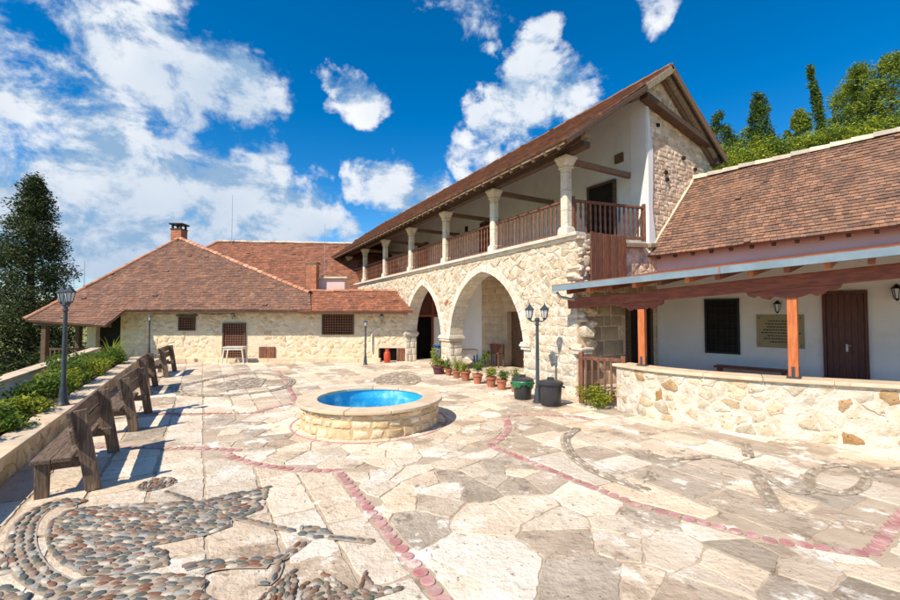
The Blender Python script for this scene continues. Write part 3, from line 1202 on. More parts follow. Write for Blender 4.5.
mosaic('hook_mosaic', 'hook-shaped band of pale pebbles between the fountain and the parapet', PALE,
       [([(2.421, 8.275), (2.039, 7.654), (1.904, 6.928), (1.93, 6.329), (2.128, 5.826), (2.438, 5.398)], .15)],
       [([(2.5, 5.697), (2.837, 6.177), (2.804, 5.761)], .6)], 200, 9, (.05, .026))
mosaic('fan_mosaic', 'fan-shaped patch of pebbles between the fountain and the back wall', PALE, [],
       [([(-2.5, 14.0), (-2.55, 14.7), (-2.4, 15.6), (-2.0, 16.1), (-1.5, 15.9), (-1.1, 15.2), (-.95, 14.2), (-1.1, 13.4), (-1.5, 13.0), (-2.1, 13.2)], .5)], 0, 10, (.075, .035))
mosaic('wheel_mosaic', 'broad rounded patch of pebbles between the far benches and the fountain', PALE,
       [([(-8.2, 13.0), (-7.704, 15.855), (-6.4, 15.6), (-5.2, 14.2), (-5.0, 12.6), (-6.0, 11.6), (-7.3, 11.8), (-8.2, 13.0)], .25)],
       [([(-7.4, 13.0), (-7.0, 14.9), (-6.2, 14.6), (-5.7, 13.0), (-6.4, 12.4)], .5)], 0, 11, (.075, .035))

# ================================================================== ARCADE BUILDING (two storeys, arches below, loggia above)
AB = empty('arcade_building', (3.43, 10.4, 0), R(-60), 'two-storey stone wing with pointed arches below and a railed wooden loggia above', 'building')


def zs(x):            # loggia floor level; x is minus the distance along the front
    return 4.27 + .012 * x


def ze(x):
    return 6.42 + .02 * x


def main_world(x, y):
    return (3.43 + .5 * x + .8660254 * y, 10.4 - .8660254 * x + .5 * y)


ARCHES = [(-10.92, -7.57, 1.15, 3.45), (-6.86, -2.57, 1.15, 3.62)]
VO = .25


def arch_curve(a0, a1, z0, apex, off=0., n=14):
    """intrados (or extrados at off) from the left spring over the crown to the right spring"""
    hs_ = (a1 - a0) / 2
    rise = apex - z0
    rr = (hs_ * hs_ + rise * rise) / (2 * hs_)
    mid = (a0 + a1) / 2
    c = a0 + rr
    r2 = rr + off
    top = math.acos(max(-1, min(1, (c - mid) / r2)))
    left = [(c - r2 * math.cos(top * i / n), z0 + r2 * math.sin(top * i / n)) for i in range(n + 1)]
    return left + [(2 * mid - x, z) for x, z in left[-2::-1]]


def arcade_wall():
    out = [(-25, -.05)]
    for a0, a1, z0, apex in ARCHES:
        out += [(a0 - .02, -.05)] + arch_curve(a0 - .02, a1 + .02, z0, apex + .02) + [(a1 + .02, -.05)]
    out += [(-.5, -.05), (-.5, zs(0) - .16), (-25, zs(-25) - .16)]
    pm = plane_map((0, 0, 0), (1, 0, 0), (0, 0, 1))
    mb = MB()
    mb.prism(out, pm, -.55, 0)
    wall = mb.build('front_wall', 'mortar', AB)
    # voussoirs, jamb stones, imposts
    r = random.Random(21)
    for a0, a1, z0, apex in ARCHES:
        hs_ = (a1 - a0) / 2
        rise = apex - z0
        rr = (hs_ * hs_ + rise * rise) / (2 * hs_)
        mid = (a0 + a1) / 2
        c = a0 + rr
        for side in (1, -1):
            tin = math.acos((c - mid) / rr)
            tout = math.acos((c - mid) / (rr + VO))
            n = max(8, int(rr * tin / .27))
            ri, ro = [], []
            for k in range(n + 1):
                f = k / n
                ri.append((c - rr * math.cos(tin * f), z0 + rr * math.sin(tin * f)))
                ro.append((c - (rr + VO) * math.cos(tout * f), z0 + (rr + VO) * math.sin(tout * f)))
            if side < 0:
                ri = [(2 * mid - x, z) for x, z in ri]
                ro = [(2 * mid - x, z) for x, z in ro]
            for k in range(n):
                p = [ri[k], ri[k + 1], ro[k + 1], ro[k]]
                if area(p) < 0:
                    p = p[::-1]
                p = inset(p, .004)
                if len(p) < 3:
                    continue
                v = MB()
                v.prism(p, pm, -.56, r.uniform(.010, .022), jit((1, 1, 1), .10, r=r))
                v.build('voussoir', 'ashlar_pale', wall, bev=.008)
        for a, s in ((a0, -1), (a1, 1)):
            m = MB()
            for w, zz, hh in ((.05, 1.16, .09), (.085, 1.25, .07), (.06, 1.32, .06)):
                lo, hi = (a - .36 if a != -7.57 and a != -6.86 else a + s * .35, a + .0)
                x0, x1 = sorted((a + s * .353, a - s * w))
                m.box(((x0 + x1) / 2, .27, zz + hh / 2), (x1 - x0, .56 + 2 * w, hh))
            m.build('impost', 'ashlar_pale', wall, bev=.012)
    # squared stones of the piers
    cells = []
    for x0, x1, top in ((-7.57, -6.86, 1.14), (-2.57, -.48, 1.12), (-11.75, -10.92, 1.14)):
        cells += courses((x0 + .005, 0.0, x1 - .005, top), .30, .42, r, .2)
    for p in courses((-2.2, 1.14, -.48, 2.35), .22, .33, r, .35):
        c = centroid(p)
        if all(math.hypot(c[0] - q[0], c[1] - q[1]) > .42 for q in arch_curve(*ARCHES[1], off=VO)) and c[0] > -2.3 + max(0, (c[1] - 1.2)) * -.12:
            cells.append(p)
    taken = cells[:]
    lay(cells, pm, wall, 'rubble', 'pier_stone', h=(.002, .016), deep=.03, ch=.012, joint=.007, tints=[(1, 1, 1), (.92, .9, .86), (1.04, 1.03, 1.0)], var=.07, seg=.07, amp=.014, n_ind=170, tilt=.04, r=r, smooth=True)
    # inner faces of the piers seen through the arches
    for a0 in (-6.86, -10.92):
        jm = plane_map((a0, 0, 0), (0, 1, 0), (0, 0, 1))
        lay(courses((.0, 0.0, .55, 1.14), .30, .34, r, .2), jm, wall, 'ashlar_pale', 'jamb_stone', h=(.004, .014), deep=.03, ch=.01, joint=.006, var=.07, n_ind=30, r=r, smooth=True)
    # rubble above
    ext = [Path(arch_curve(*a, off=VO + .01)) for a in ARCHES]
    pts = jitter_grid((-24.9, 0, -.5, 4.1), .31, .155, .38, r)
    cells = []
    for p in voronoi(pts, (-24.9, 0, -.5, 4.12)):
        c = centroid(p)
        if c[0] < -12.2 and c[1] < 2.7:
            continue
        if c[1] > zs(c[0]) - .19:
            continue
        p = clip(p, 0, 1, zs(c[0]) - .17)
        bad = len(p) < 3
        for (a0, a1, z0, ap), e in zip(ARCHES, ext):
            if bad:
                break
            if a0 - VO < c[0] < a1 + VO and c[1] < z0:
                bad = True
                break
            d, q, side = e.near(*c)
            if side < 0 and a0 - VO < c[0] < a1 + VO:
                bad = True
            elif d < .45 and d > 1e-5:
                ex, ey = (c[0] - q[0]) / d, (c[1] - q[1]) / d
                p = clip(p, -ex, -ey, -(ex * q[0] + ey * q[1] + .005))
                if len(p) < 3:
                    bad = True
        if bad or (c[1] < 1.16 and (-7.57 < c[0] < -6.86 or c[0] > -2.57 or -11.75 < c[0] < -10.92)):
            continue
        if c[0] > -2.25 and any(abs(c[0] - centroid(t)[0]) < .26 and abs(c[1] - centroid(t)[1]) < .16 for t in taken):
            continue
        cells.append(p)
    lay(cells, pm, wall, 'rubble', 'rubble_stone', h=(.002, .030), deep=.03, ch=.012, joint=.006, tints=[(1, 1, 1), (.96, .93, .88), (1.05, 1.04, 1.02), (.88, .82, .74), (1.0, .94, .86)], var=.07,
        seg=.06, amp=.018, n_ind=260, tilt=.06, score=lambda c: 1 / (11 - c[0]) ** 2, r=r, min_ind=.00018, mass_name='small_rubble', smooth=True)
    # a few pinkish brick fragments
    for x, z in ((-7.15, 2.62), (-7.05, 2.70)):
        m = MB()
        m.box((x, -.02, z), (.14, .06, .10), (0, .1, 0))
        m.build('brick_fragment', 'brick', wall, bev=.008)
    # string course under the loggia
    x = -.36
    while x > -24.6:
        l = r.uniform(.8, 1.3)
        m = MB()
        for z0, z1, pr in ((-.17, -.09, .06), (-.09, .0, .13)):
            m.beam((x, .2 - pr / 2 - .1, zs(x) + (z0 + z1) / 2), (x - l + .008, .2 - pr / 2 - .1, zs(x - l) + (z0 + z1) / 2), .2 + pr + .02, z1 - z0, jit((1, 1, 1), .08, r=r))
        m.build('cornice_stone', 'ashlar_pale', wall, bev=.012)
        x -= l
    # broken masonry at the near corner, where an arch once sprang
    for i in range(30):
        z = r.uniform(1.3, 4.05)
        s = r.uniform(.10, .24)
        bulge = .10 + .22 * max(0, 1 - abs(z - 1.9) / .6) + .05 * r.random()
        m = MB()
        poly = [(math.cos(k * 1.05) * s * r.uniform(.7, 1.1), math.sin(k * 1.05) * s * r.uniform(.5, .9)) for k in range(6)]
        stone(m, poly, plane_map((-.52, r.uniform(.02, .5), z), (0, 1, 0), (0, 0, 1)), bulge, .2, .05, jit((1, .96, .9), .14, r=r), r, .3)
        m.build('broken_stone', 'rubble', wall, smooth=True)
    m = MB()
    for w, zz, hh in ((.10, 1.20, .10), (.15, 1.30, .06)):
        m.box((-.40, .1, zz + hh / 2), (.2 + w, .3 + w, hh))
    m.build('impost', 'ashlar_pale', wall, bev=.015)
    return wall


arcade_wall()


def gable_wall():
    r = random.Random(31)
    pm = plane_map((-.48, 0, 0), (0, 1, 0), (0, 0, 1))
    prof = [(0.02, -.05), (6.1, -.05), (6.1, 7.15), (3.6, 9.18), (2.88, 8.62), (2.88, 4.1), (.02, 4.1)]
    mb = MB()
    mb.prism(prof, pm, -.5, 0)
    wall = mb.build('gable_wall', 'gable_stone', AB)
    cells = []
    for p in courses((3.05, 3.2, 6.1, 9.2), .12, .23, r, .4):
        c = centroid(p)
        p = clip(p, .63, .777, .63 * 3.6 + .777 * 9.1)
        if len(p) > 2:
            p = clip(p, -.61, .79, -.61 * 3.6 + .79 * 9.1)
        if len(p) > 2:
            cells.append(p)
    for p in voronoi(jitter_grid((.5, 3.0, 3.05, 4.0), .3, .17, .3, r), (.5, 3.0, 3.05, 4.05)):
        cells.append(p)
    lay(cells, pm, wall, 'gable_stone', 'gable_rubble_stone', h=(.0, .016), deep=.03, ch=.006, joint=.006, tints=[(1, 1, 1), (1.1, 1.08, 1.03), (.92, .88, .83), (1.15, 1.12, 1.08), (.86, .79, .73)], var=.10, seg=.05, amp=.017, n_ind=160, tilt=.06, r=r,
        mass_name='small_gable_rubble', smooth=True)
    cells = [p for p in courses((.3, .0, 3.2, 3.0), .34, .46, r, .2) if not (1.75 < centroid(p)[0] < 3.0 and centroid(p)[1] < 2.5)]
    lay(cells, pm, wall, 'ashlar', 'squared_stone', h=(.006, .018), deep=.03, ch=.012, joint=.006, tints=[(.78, .76, .72), (.9, .88, .84), (.68, .66, .63)], var=.08, n_ind=80, r=r, smooth=True)
    # plastered return of the loggia wall
    m = MB()
    edge = [(3.06 + .09 * (6.4 - z) / 2 + .05 * math.sin(z * 2.1) + r.uniform(-.015, .015), z) for z in [4.2 + .22 * i for i in range(20)]]
    m.prism([(2.86, 4.2)] + edge + [(2.86, edge[-1][1] + .05)], pm, -.1, .04)
    m.build('plaster_return', 'plaster_white', wall)
    m = MB()
    m.box((-.735, 2.86, 6.35), (.53, .05, 4.3))
    m.build('plaster_panel', 'plaster_white', wall)
    # putlog holes
    for y, z in ((3.35, 7.75), (3.75, 6.2), (4.6, 7.0), (5.2, 6.75), (3.7, 6.4)):
        m = MB()
        m.box((-.47, y, z), (.12, .10, .09))
        m.build('putlog_hole', 'gable_void', wall)
    # doorway under the porch
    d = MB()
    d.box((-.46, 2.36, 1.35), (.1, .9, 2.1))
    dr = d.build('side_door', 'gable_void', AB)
    f = MB()
    for y in (1.88, 2.84):
        f.box((-.44, y, 1.36), (.14, .09, 2.12))
    f.box((-.44, 2.36, 2.45), (.14, 1.05, .1))
    f.build('door_frame', 'wood_old', dr, bev=.006)
    # boarded panel hung on the wall
    bp = MB()
    for z in (3.25, 4.05):
        bp.box((-.40, 1.03, z), (.05, 1.3, .08))
    pan = bp.build('board_panel', 'wood_railing', AB)
    for i in range(9):
        m = MB()
        m.box((-.345, .36 + .152 * i + .074, 3.62), (.035, .140, 1.34 + r.uniform(-.03, .03)), (r.uniform(-.008, .008), 0, 0), jit((1, 1, 1), .16, r=r))
        m.build('board', 'wood_railing', pan, bev=.006)
    for y, l in ((.45, .5), (2.2, .9), (3.0, .4)):
        m = MB()
        m.box((-.42, y, 4.16 if y != 2.2 else 4.1), (.16, l, .12), (.06, 0, 0))
        m.build('timber_lintel', 'wood_grey', AB, bev=.01)


gable_wall()


def loggia():
    r = random.Random(41)
    # floor and back wall
    m = MB()
    m.beam((-.5, 1.45, zs(0) - .09), (-25, 1.45, zs(-25) - .09), 2.85, .16)
    m.build('loggia_floor', 'ashlar_pale', AB)
    m = MB()
    pm = plane_map((0, 2.88, 0), (1, 0, 0), (0, 0, 1))
    m.prism([(-25, 3.9), (-.99, 3.9), (-.99, 8.55), (-25, 8.1)], pm, -.35, 0)
    m.build('loggia_wall', 'plaster_white', AB)
    m = MB()
    m.prism([(.0, -.05), (6.1, -.05), (6.1, 6.7), (3.6, 8.7), (0.2, 6.4), (.0, 4.2)], plane_map((-25, 0, 0), (0, 1, 0), (0, 0, 1)), 0, .4)
    m.build('end_wall', 'mortar', AB)
    m = MB()
    m.prism([(-25, -.05), (-.99, -.05), (-.99, 7.2), (-25, 6.8)], plane_map((0, 6.1, 0), (1, 0, 0), (0, 0, 1)), 0, .4)
    m.build('rear_wall', 'mortar', AB)
    for x, w, h in ((-2.1, .95, 2.05), (-8.4, 1.0, 2.1), (-14.9, 1.0, 2.1), (-20.5, 1.0, 2.1)):
        d = MB()
        d.box((x, 2.86, zs(x) + h / 2), (w, .08, h))
        o = d.build('loggia_door', 'wood_door' if x < -3 else 'gable_void', AB)
        f = MB()
        for s in (-1, 1):
            f.box((x + s * (w / 2 + .04), 2.84, zs(x) + h / 2), (.08, .12, h))
        f.box((x, 2.84, zs(x) + h + .04), (w + .16, .12, .08))
        f.build('door_frame', 'wood_old', o, bev=.005)
    m = MB()
    m.box((-1.42, 2.85, 6.98), (.30, .06, .28))
    m.build('vent_cover', 'vent', AB, bev=.01)
    m = MB()
    m.box((-10.2, 2.85, 6.3), (.16, .1, .25))
    m.build('wall_box', 'iron_black', AB)
    # columns
    cols = [-1.07 - 3.28 * i for i in range(8)]
    cap = MB()
    cap.box((0, 0, .10), (.25, .25, .2), taper=(1.62, 1.62))
    cap.box((0, 0, .235), (.43, .43, .075))
    cap.box((0, 0, -.02), (.30, .30, .035))
    capm = cap.mesh('capital', 'ashlar_pale')
    base = MB()
    base.box((0, 0, .11), (.34, .34, .22), taper=(.95, .95))
    base.box((0, 0, .245), (.31, .31, .05), taper=(.85, .85))
    basem = base.mesh('column_base', 'ashlar_pale')
    for x in cols:
        top = 6.16 + .02 * x
        z0 = zs(x)
        sh = MB()
        z = z0 + .26
        while z < top - .06:
            hh = min(r.uniform(.38, .56), top - z)
            sh.prism([(-.12, -.085), (-.085, -.12), (.085, -.12), (.12, -.085), (.12, .085), (.085, .12), (-.085, .12), (-.12, .085)],
                     lambda a, b, h, x=x: (x + a, .26 + b, h), z, z + hh - .008, jit((1, .98, .95), .08, r=r))
            z += hh
        s = sh.build('column', 'ashlar_pale', AB, bev=.006)
        c = MB().build('capital', None, s, (x, .26, top), mesh=capm, bev=.012)
        b = MB().build('column_base', None, s, (x, .26, z0), mesh=basem, bev=.012)
        # tie beam from the column back to the wall
        t = MB()
        t.beam((x, .3, top + .2), (x, 2.9, top + .2), .13, .15)
        t.build('tie_beam', 'wood_beam', AB, bev=.01)
    # railings
    prof = [(-.022, 0), (.022, 0), (.022, .10), (.036, .20), (.022, .28), (.022, .34), (.036, .44), (.022, .54), (.022, .60), (.036, .68), (.022, .76), (.022, .84), (-.022, .84), (-.022, .76),
            (-.036, .68), (-.022, .60), (-.022, .54), (-.036, .44), (-.022, .34), (-.022, .28), (-.036, .20), (-.022, .10)]
    bal = []
    for t in ((1, 1, 1), (.85, .84, .82), (1.15, 1.12, 1.1)):
        m = MB()
        m.prism(prof, lambda a, b, h: (a, h, b), -.013, .013, t)
        bal.append(m.mesh('baluster', 'wood_railing'))

    def railing(p, q, n):
        p, q = Vector(p), Vector(q)
        m = MB()
        m.beam(p + Vector((0, 0, .99)), q + Vector((0, 0, .99)), .085, .07)
        m.beam(p + Vector((0, 0, .10)), q + Vector((0, 0, .10)), .07, .08)
        rl = m.build('railing', 'wood_railing', AB, bev=.008)
        d = q - p
        rz = math.atan2(d.y, d.x)
        for i in range(n):
            o = bpy.data.objects.new('baluster', r.choice(bal))
            COL.objects.link(o)
            o.parent = rl
            o.location = p + d * ((i + .5) / n) + Vector((0, 0, .125))
            o.rotation_euler = (0, r.uniform(-.012, .012), rz)
        return rl
    for a, b in zip(cols, cols[1:]):
        railing((a - .13, .26, zs(a)), (b + .13, .26, zs(b)), 17)
    railing((cols[-1] - .13, .26, zs(cols[-1])), (-24.9, .26, zs(-24.9)), 5)
    railing((-.98, .42, zs(-1)), (-.56, 2.82, zs(-.6)), 15)
    for x, y in ((-.98, .42), (-.56, 2.80)):
        m = MB()
        m.box((x, y, zs(x) + .54), (.085, .085, 1.12))
        m.build('railing_post', 'wood_railing', AB, bev=.008)


loggia()


def main_roof():
    r = random.Random(51)
    x0, x1 = -.16, -24.6
    E0, E1 = Vector((x0, -.7, ze(x0))), Vector((x1, -.7, ze(x1)))
    R0, R1 = Vector((x0, 3.6, 9.48)), Vector((x1, 3.6, 9.48 - .02 * 24.5))
    B0, B1 = Vector((x0, 6.45, 7.22)), Vector((x1, 6.45, 7.22 - .49))
    dn = Vector((0, 0, -.07))
    m = MB()
    for a, b, c, d in ((E0, E1, R1, R0), (R0, R1, B1, B0)):
        m.add([a, b, c, d, a + dn, b + dn, c + dn, d + dn], [(0, 1, 2, 3), (7, 6, 5, 4), (0, 4, 5, 1), (1, 5, 6, 2), (2, 6, 7, 3), (3, 7, 4, 0)])
    roof = m.build('roof', 'wood_beam', AB)
    ex = (E1 - E0).normalized()
    es = (R0 - E0).normalized()
    L_ = (E1 - E0).length
    S_ = (R0 - E0).length
    tile_plane(roof, E0 - es * .05, ex, es, [[(-.05, 0), (L_ + .05, 0), (L_ + .05, S_ + .05), (-.05, S_ + .05)]], 'tile_red', .18, .145, tints=[(.8, .95, 1.05), (.95, 1, 1), (.7, .8, .85), (1.05, 1.05, 1)], r=r)
    es2 = (R0 - B0).normalized()
    tile_plane(roof, B0, ex, es2, [[(-.05, 0), (6, 0), (6, (R0 - B0).length + .03), (-.05, (R0 - B0).length + .03)]], 'tile_red', .18, .145, tints=[(.75, .85, .9), (.9, .9, .9)], r=r)
    ridge_tiles(roof, R0 + Vector((0, 0, -.02)), R1 + Vector((0, 0, -.02)), 'tile', .08, .4)
    # eave board and rafters
    m = MB()
    m.beam(E0 + Vector((-.02, .03, -.06)), E1 + Vector((0, .03, -.06)), .03, .11)
    m.build('eave_board', 'wood_grey', roof)
    slope = Vector((0, 4.3, 3.06)).normalized()
    n = 52
    ml = MB()
    ml.beam(Vector((0, 0, 0)), slope * 4.3, .085, .11, up=(0, -slope.z, slope.y))
    rm = ml.mesh('rafter', 'wood_beam')
    for i in range(n):
        f = (i + .5) / n
        p = E0.lerp(E1, f) + Vector((0, .02, -.15))
        o = bpy.data.objects.new('rafter', rm)
        COL.objects.link(o)
        o.parent = roof
        o.location = p
    # wall plates over the columns
    for k, (z, y, w, h) in enumerate(((6.52, .26, .22, .16), (6.70, .20, .18, .20))):
        m = MB()
        m.beam((-.32 - .12 * k, y, z), (-24.7, y, z - .488), w, h)
        m.build('wall_plate', 'wood_old', roof, bev=.012)
    # carved beam end over the near column
    m = MB()
    pr = [(-.75, .0), (.0, .0), (.10, .10), (.22, .12), (.30, .24), (.42, .28), (.42, .46), (-.75, .46)]
    m.prism([(a - .72, b + 6.44) for a, b in pr], plane_map((0, .26, 0), (1, 0, 0), (0, 0, 1)), -.10, .10)
    m.build('carved_bracket', 'wood_grey', roof, bev=.01)
    # gable timbers
    for nm, p, q, w, h, mt in (('gable_tie_beam', (-.33, 2.55, 8.36), (-.33, 6.35, 7.42), .26, .17, 'wood_old'),
                               ('barge_board', (-.12, 3.62, 9.30), (-.12, 6.42, 7.10), .06, .17, 'wood_beam'),
                               ('barge_rafter', (-.30, 3.62, 9.22), (-.30, 6.35, 7.08), .12, .15, 'wood_grey'),
                               ('barge_rafter', (-.42, 3.60, 9.15), (-.42, 6.30, 7.02), .10, .15, 'wood_beam'),
                               ('barge_board', (-.12, 2.40, 8.48), (-.12, 3.58, 9.31), .06, .19, 'wood_grey'),
                               ('barge_rafter', (-.32, 2.30, 8.36), (-.32, 3.58, 9.24), .12, .16, 'wood_grey'),
                               ('barge_board', (-.11, -.66, 6.34), (-.11, 2.40, 8.47), .05, .12, 'wood_old')):
        m = MB()
        m.beam(p, q, w, h)
        m.build(nm, mt, roof, bev=.012)
    m = MB()
    m.box((-.38, 6.25, 7.20), (.3, .35, .28), (.3, 0, 0))
    m.build('eave_bracket', 'wood_old', roof, bev=.015)


main_roof()


def arcade_inside():
    r = random.Random(61)
    m = MB()
    m.prism([(-11.4, .5), (-.99, .5), (-.99, 2.9), (-11.4, 2.9)], lambda a, b, h: (a, b, h), .0, .05)
    m.build('arcade_floor', 'paving_dark', AB)
    m = MB()
    m.prism([(-11.4, .55), (-.99, .55), (-.99, 2.95), (-11.4, 2.95)], lambda a, b, h: (a, b, h), 3.86, 3.95)
    m.build('arcade_ceiling', 'plaster_white', AB)
    pm = plane_map((0, 2.9, 0), (1, 0, 0), (0, 0, 1))
    m = MB()
    m.prism([(-25, 0), (-8.8, 0), (-8.8, 3.9), (-25, 3.9)], pm, -.2, 0)
    m.build('arcade_plaster_wall', 'plaster_white', AB)
    m = MB()
    m.prism([(-8.8, 0), (-6.95, 0), (-6.95, 2.3), (-5.6, 2.3), (-5.6, 0), (-.99, 0), (-.99, 3.9), (-8.8, 3.9)], pm, -.2, .12)
    st = m.build('arcade_stone_wall', 'ashlar', AB)
    cells = [p for p in courses((-8.8, 0, -1, 3.86), .3, .5, r, .2) if not (-7.2 < centroid(p)[0] < -5.35 and centroid(p)[1] < 2.4)]
    lay(cells, plane_map((0, 2.78, 0), (1, 0, 0), (0, 0, 1)), st, 'ashlar', 'inner_wall_stone', h=(.003, .012), deep=.02, ch=.008, joint=.004, var=.07, n_ind=60, r=r, smooth=True, mass_name='inner_wall_stones')
    m = MB()
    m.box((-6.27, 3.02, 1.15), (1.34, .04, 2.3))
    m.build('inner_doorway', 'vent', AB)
    # timber screen at the far end, its door standing open on the dark room
    sc = MB()
    X = -11.2
    for y in (.60, 1.52, 2.0, 2.84):
        sc.box((X, y, 1.9), (.12, .10, 3.8))
    for z in (2.12, 3.5):
        sc.box((X + .004, 1.72, z), (.11, 2.3, .12))
    s = sc.build('timber_screen', 'wood_red', AB, bev=.008)
    for y0, y1, z0, z1 in ((.65, 1.47, 2.18, 3.44), (1.57, 1.95, 2.18, 3.44), (2.05, 2.79, 2.18, 3.44)):
        p = MB()
        p.box((X, (y0 + y1) / 2, (z0 + z1) / 2), (.02, y1 - y0, z1 - z0))
        p.build('pane', 'lantern_glass' if y0 > 1.6 else 'wood_door', s)
    p = MB()
    p.box((X, 2.42, 1.08), (.03, .74, 1.95))
    p.build('lower_panel', 'plaster_white', s)
    p = MB()
    p.box((X, 1.76, 1.08), (.03, .38, 1.95))
    p.build('side_panel', 'plaster_white', s)
    m = MB()
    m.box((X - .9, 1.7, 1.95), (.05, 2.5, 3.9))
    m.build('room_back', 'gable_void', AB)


arcade_inside()

# ================================================================== PORCH HOUSE on the right
PH = empty('porch_house', (6.0, 12.4, 0), R(-45), 'low white house with steep brown roof and timber porch behind the parapet', 'house')


def porch_house():
    r = random.Random(71)
    pm = plane_map((0, 0, 0), (1, 0, 0), (0, 0, 1))
    m = MB()
    m.prism([(-.03, 0), (9.5, 0), (9.5, 3.46), (-.03, 3.40)], pm, -.35, 0)
    m.build('porch_wall', 'plaster_white', PH)
    m = MB()
    m.prism([(-.03, 3.402), (9.5, 3.462), (9.5, 4.22), (-.03, 3.93)], pm, -.35, 0)
    m.build('upper_wall', 'plaster_pink', PH)
    m = MB()
    m.prism([(.0, 0), (3.9, 0), (3.9, 4.1), (1.95, 6.35), (.0, 4.1)], plane_map((9.3, 0, 0), (0, 1, 0), (0, 0, 1)), -.3, 0)
    m.build('end_wall', 'plaster_white', PH)
    # roof
    O = Vector((-.13, -.36, 3.86))
    ex = Vector((1, 0, .033)).normalized()
    es = Vector((0, 2.26, 2.56)).normalized()
    S_ = math.hypot(2.26, 2.56)
    k = .6 / S_
    poly = [(0, 0), (9.9, 0), (9.9, S_), (.6, S_)]
    P3 = lambda a, b, h: O + ex * a + es * b + Vector((0, -es.z, es.y)) * h
    m = MB()
    m.prism(poly, P3, -.07, 0)
    m.prism([(.6, 0), (9.9, 0), (9.9, S_), (.6, S_)], lambda a, b, h: (Vector((-.13 + a * ex.x, 4.16 - b * es.y, 3.86 + a * ex.z + b * es.z))) + Vector((0, es.z, es.y)) * h, -.07, 0)
    roof = m.build('roof', 'wood_beam', PH)
    tile_plane(roof, O - es * .04, ex, es, [poly], 'tile_lichen', .135, .118, tints=[(1, 1, 1), (.85, .88, .9), (1.1, 1.08, 1.05), (.75, .78, .82), (1.15, 1.1, 1.05)], var=.14, r=r, thick=.036)
    ridge_tiles(roof, P3(.6, S_, -.03), P3(9.9, S_, -.03), 'ridge_pale', .15, .40)
    m = MB()
    m.beam(P3(-.02, -.02, .035), P3(.6, S_, .035), .12, .07, up=(0, -es.z, es.y))
    m.build('verge_mortar', 'coping', roof, bev=.02)
    for i in range(22):
        a = .25 + i * .44
        m = MB()
        m.beam(P3(a, -.02, -.12), P3(a, .5, -.12), .08, .09, up=(0, -es.z, es.y))
        m.build('rafter_end', 'wood_old', roof)
    # window with iron grille
    w = MB()
    w.box((1.59, -.004, 1.88), (.74, .03, 1.40))
    wi = w.build('window', 'gable_void', PH)
    f = MB()
    for x in (1.22, 1.96):
        f.box((x, -.03, 1.88), (.05, .06, 1.44))
    for z in (1.19, 2.57):
        f.box((1.59, -.031, z), (.79, .06, .05))
    f.build('window_frame', 'iron_black', wi, bev=.004)
    for i in range(5):
        g = MB()
        x = 1.22 + .74 * (i + 1) / 6
        g.tube((x, -.06, 1.2), (x, -.06, 2.56), .011, n=6)
        g.build('grille_bar', 'iron_black', wi)
    for i in range(6):
        g = MB()
        z = 1.2 + 1.36 * (i + 1) / 7
        g.tube((1.24, -.062, z), (1.94, -.062, z), .010, n=6)
        g.build('grille_bar', 'iron_black', wi)
    # door, two leaves of upright boards
    d = MB()
    for x in (3.62, 4.31):
        d.box((x, -.04, 1.52), (.06, .09, 2.34))
    d.box((3.965, -.041, 2.68), (.75, .09, .07))
    dr = d.build('door_frame', 'wood_door', PH, bev=.006)
    for i in range(6):
        m = MB()
        m.box((3.65 + .105 * (i + .5), -.02, 1.49), (.101, .04, 2.3), None, jit((1, 1, 1), .12, r=r))
        m.build('door_board', 'wood_door', dr, bev=.005)
    m = MB()
    m.box((3.99, -.055, 1.45), (.04, .02, .16))
    m.tube((3.99, -.06, 1.50), (3.99, -.10, 1.50), .008, n=6)
    m.tube((3.99, -.10, 1.50), (4.07, -.10, 1.50), .009, n=6)
    m.build('door_handle', 'pipe_metal', dr)
    # porch floor
    m = MB()
    pts = []
    for i in range(15):
        (x, y), (tx, ty) = PARAPET.at(PARAPET.len * i / 14)
        x, y = x - ty * .30, y + tx * .30
        pts.append((((x - 6) - (y - 12.4)) * .7071, ((x - 6) + (y - 12.4)) * .7071))
    m.prism(pts + [(9.4, -.0), (-.05, -.0), (-.8, -2.9)], lambda a, b, h: (a, b, h), -.02, .35)
    m.build('porch_floor', 'paving_dark', PH)
    # porch roof
    zr = lambda x, y: 2.85 + .055 * x + (y + 3.8) * .14
    poly = [(-1.07, -3.8), (9, -3.8), (9, -.02), (-.06, -.02), (-.88, -3.05)]
    m = MB()
    n = len(poly)
    vs = [(a, b, zr(a, b)) for a, b in poly] + [(a, b, zr(a, b) + .05) for a, b in poly]
    m.add(vs, [tuple(range(n)), tuple(range(2 * n - 1, n - 1, -1))] + [(i, (i + 1) % n, n + (i + 1) % n, n + i) for i in range(n)])
    pr = m.build('porch_roof', 'wood_red', PH)
    m = MB()
    m.beam((-1.12, -3.84, zr(-1.1, -3.84) + .03), (9, -3.84, zr(9, -3.84) + .03), .05, .13)
    m.build('metal_fascia', 'fascia_metal', pr, bev=.006)
    m = MB()
    m.beam((-1.12, -3.79, zr(-1.1, -3.79) + .10), (9, -3.79, zr(9, -3.79) + .10), .13, .02)
    m.build('fascia_cap', 'tile', pr)
    m = MB()
    m.beam((2.42, -3.875, zr(2.4, -3.84) + .03), (2.45, -3.875, zr(2.4, -3.84) + .03), .01, .135)
    m.build('fascia_joint', 'tile', pr)
    for i in range(18):
        x = -.75 + i * .52
        y1 = -.05 if x > -.05 else -2.95 + (x + .85) * 3.6
        m = MB()
        m.beam((x, -3.74, zr(x, -3.74) - .075), (x, y1, zr(x, y1) - .075), .085, .14, jit((1, 1, 1), .15, r=r))
        m.build('rafter', 'wood_post' if i % 2 else 'wood_red', pr, bev=.008)
    zb = lambda x: 2.46 + .075 * (x - .78)
    m = MB()
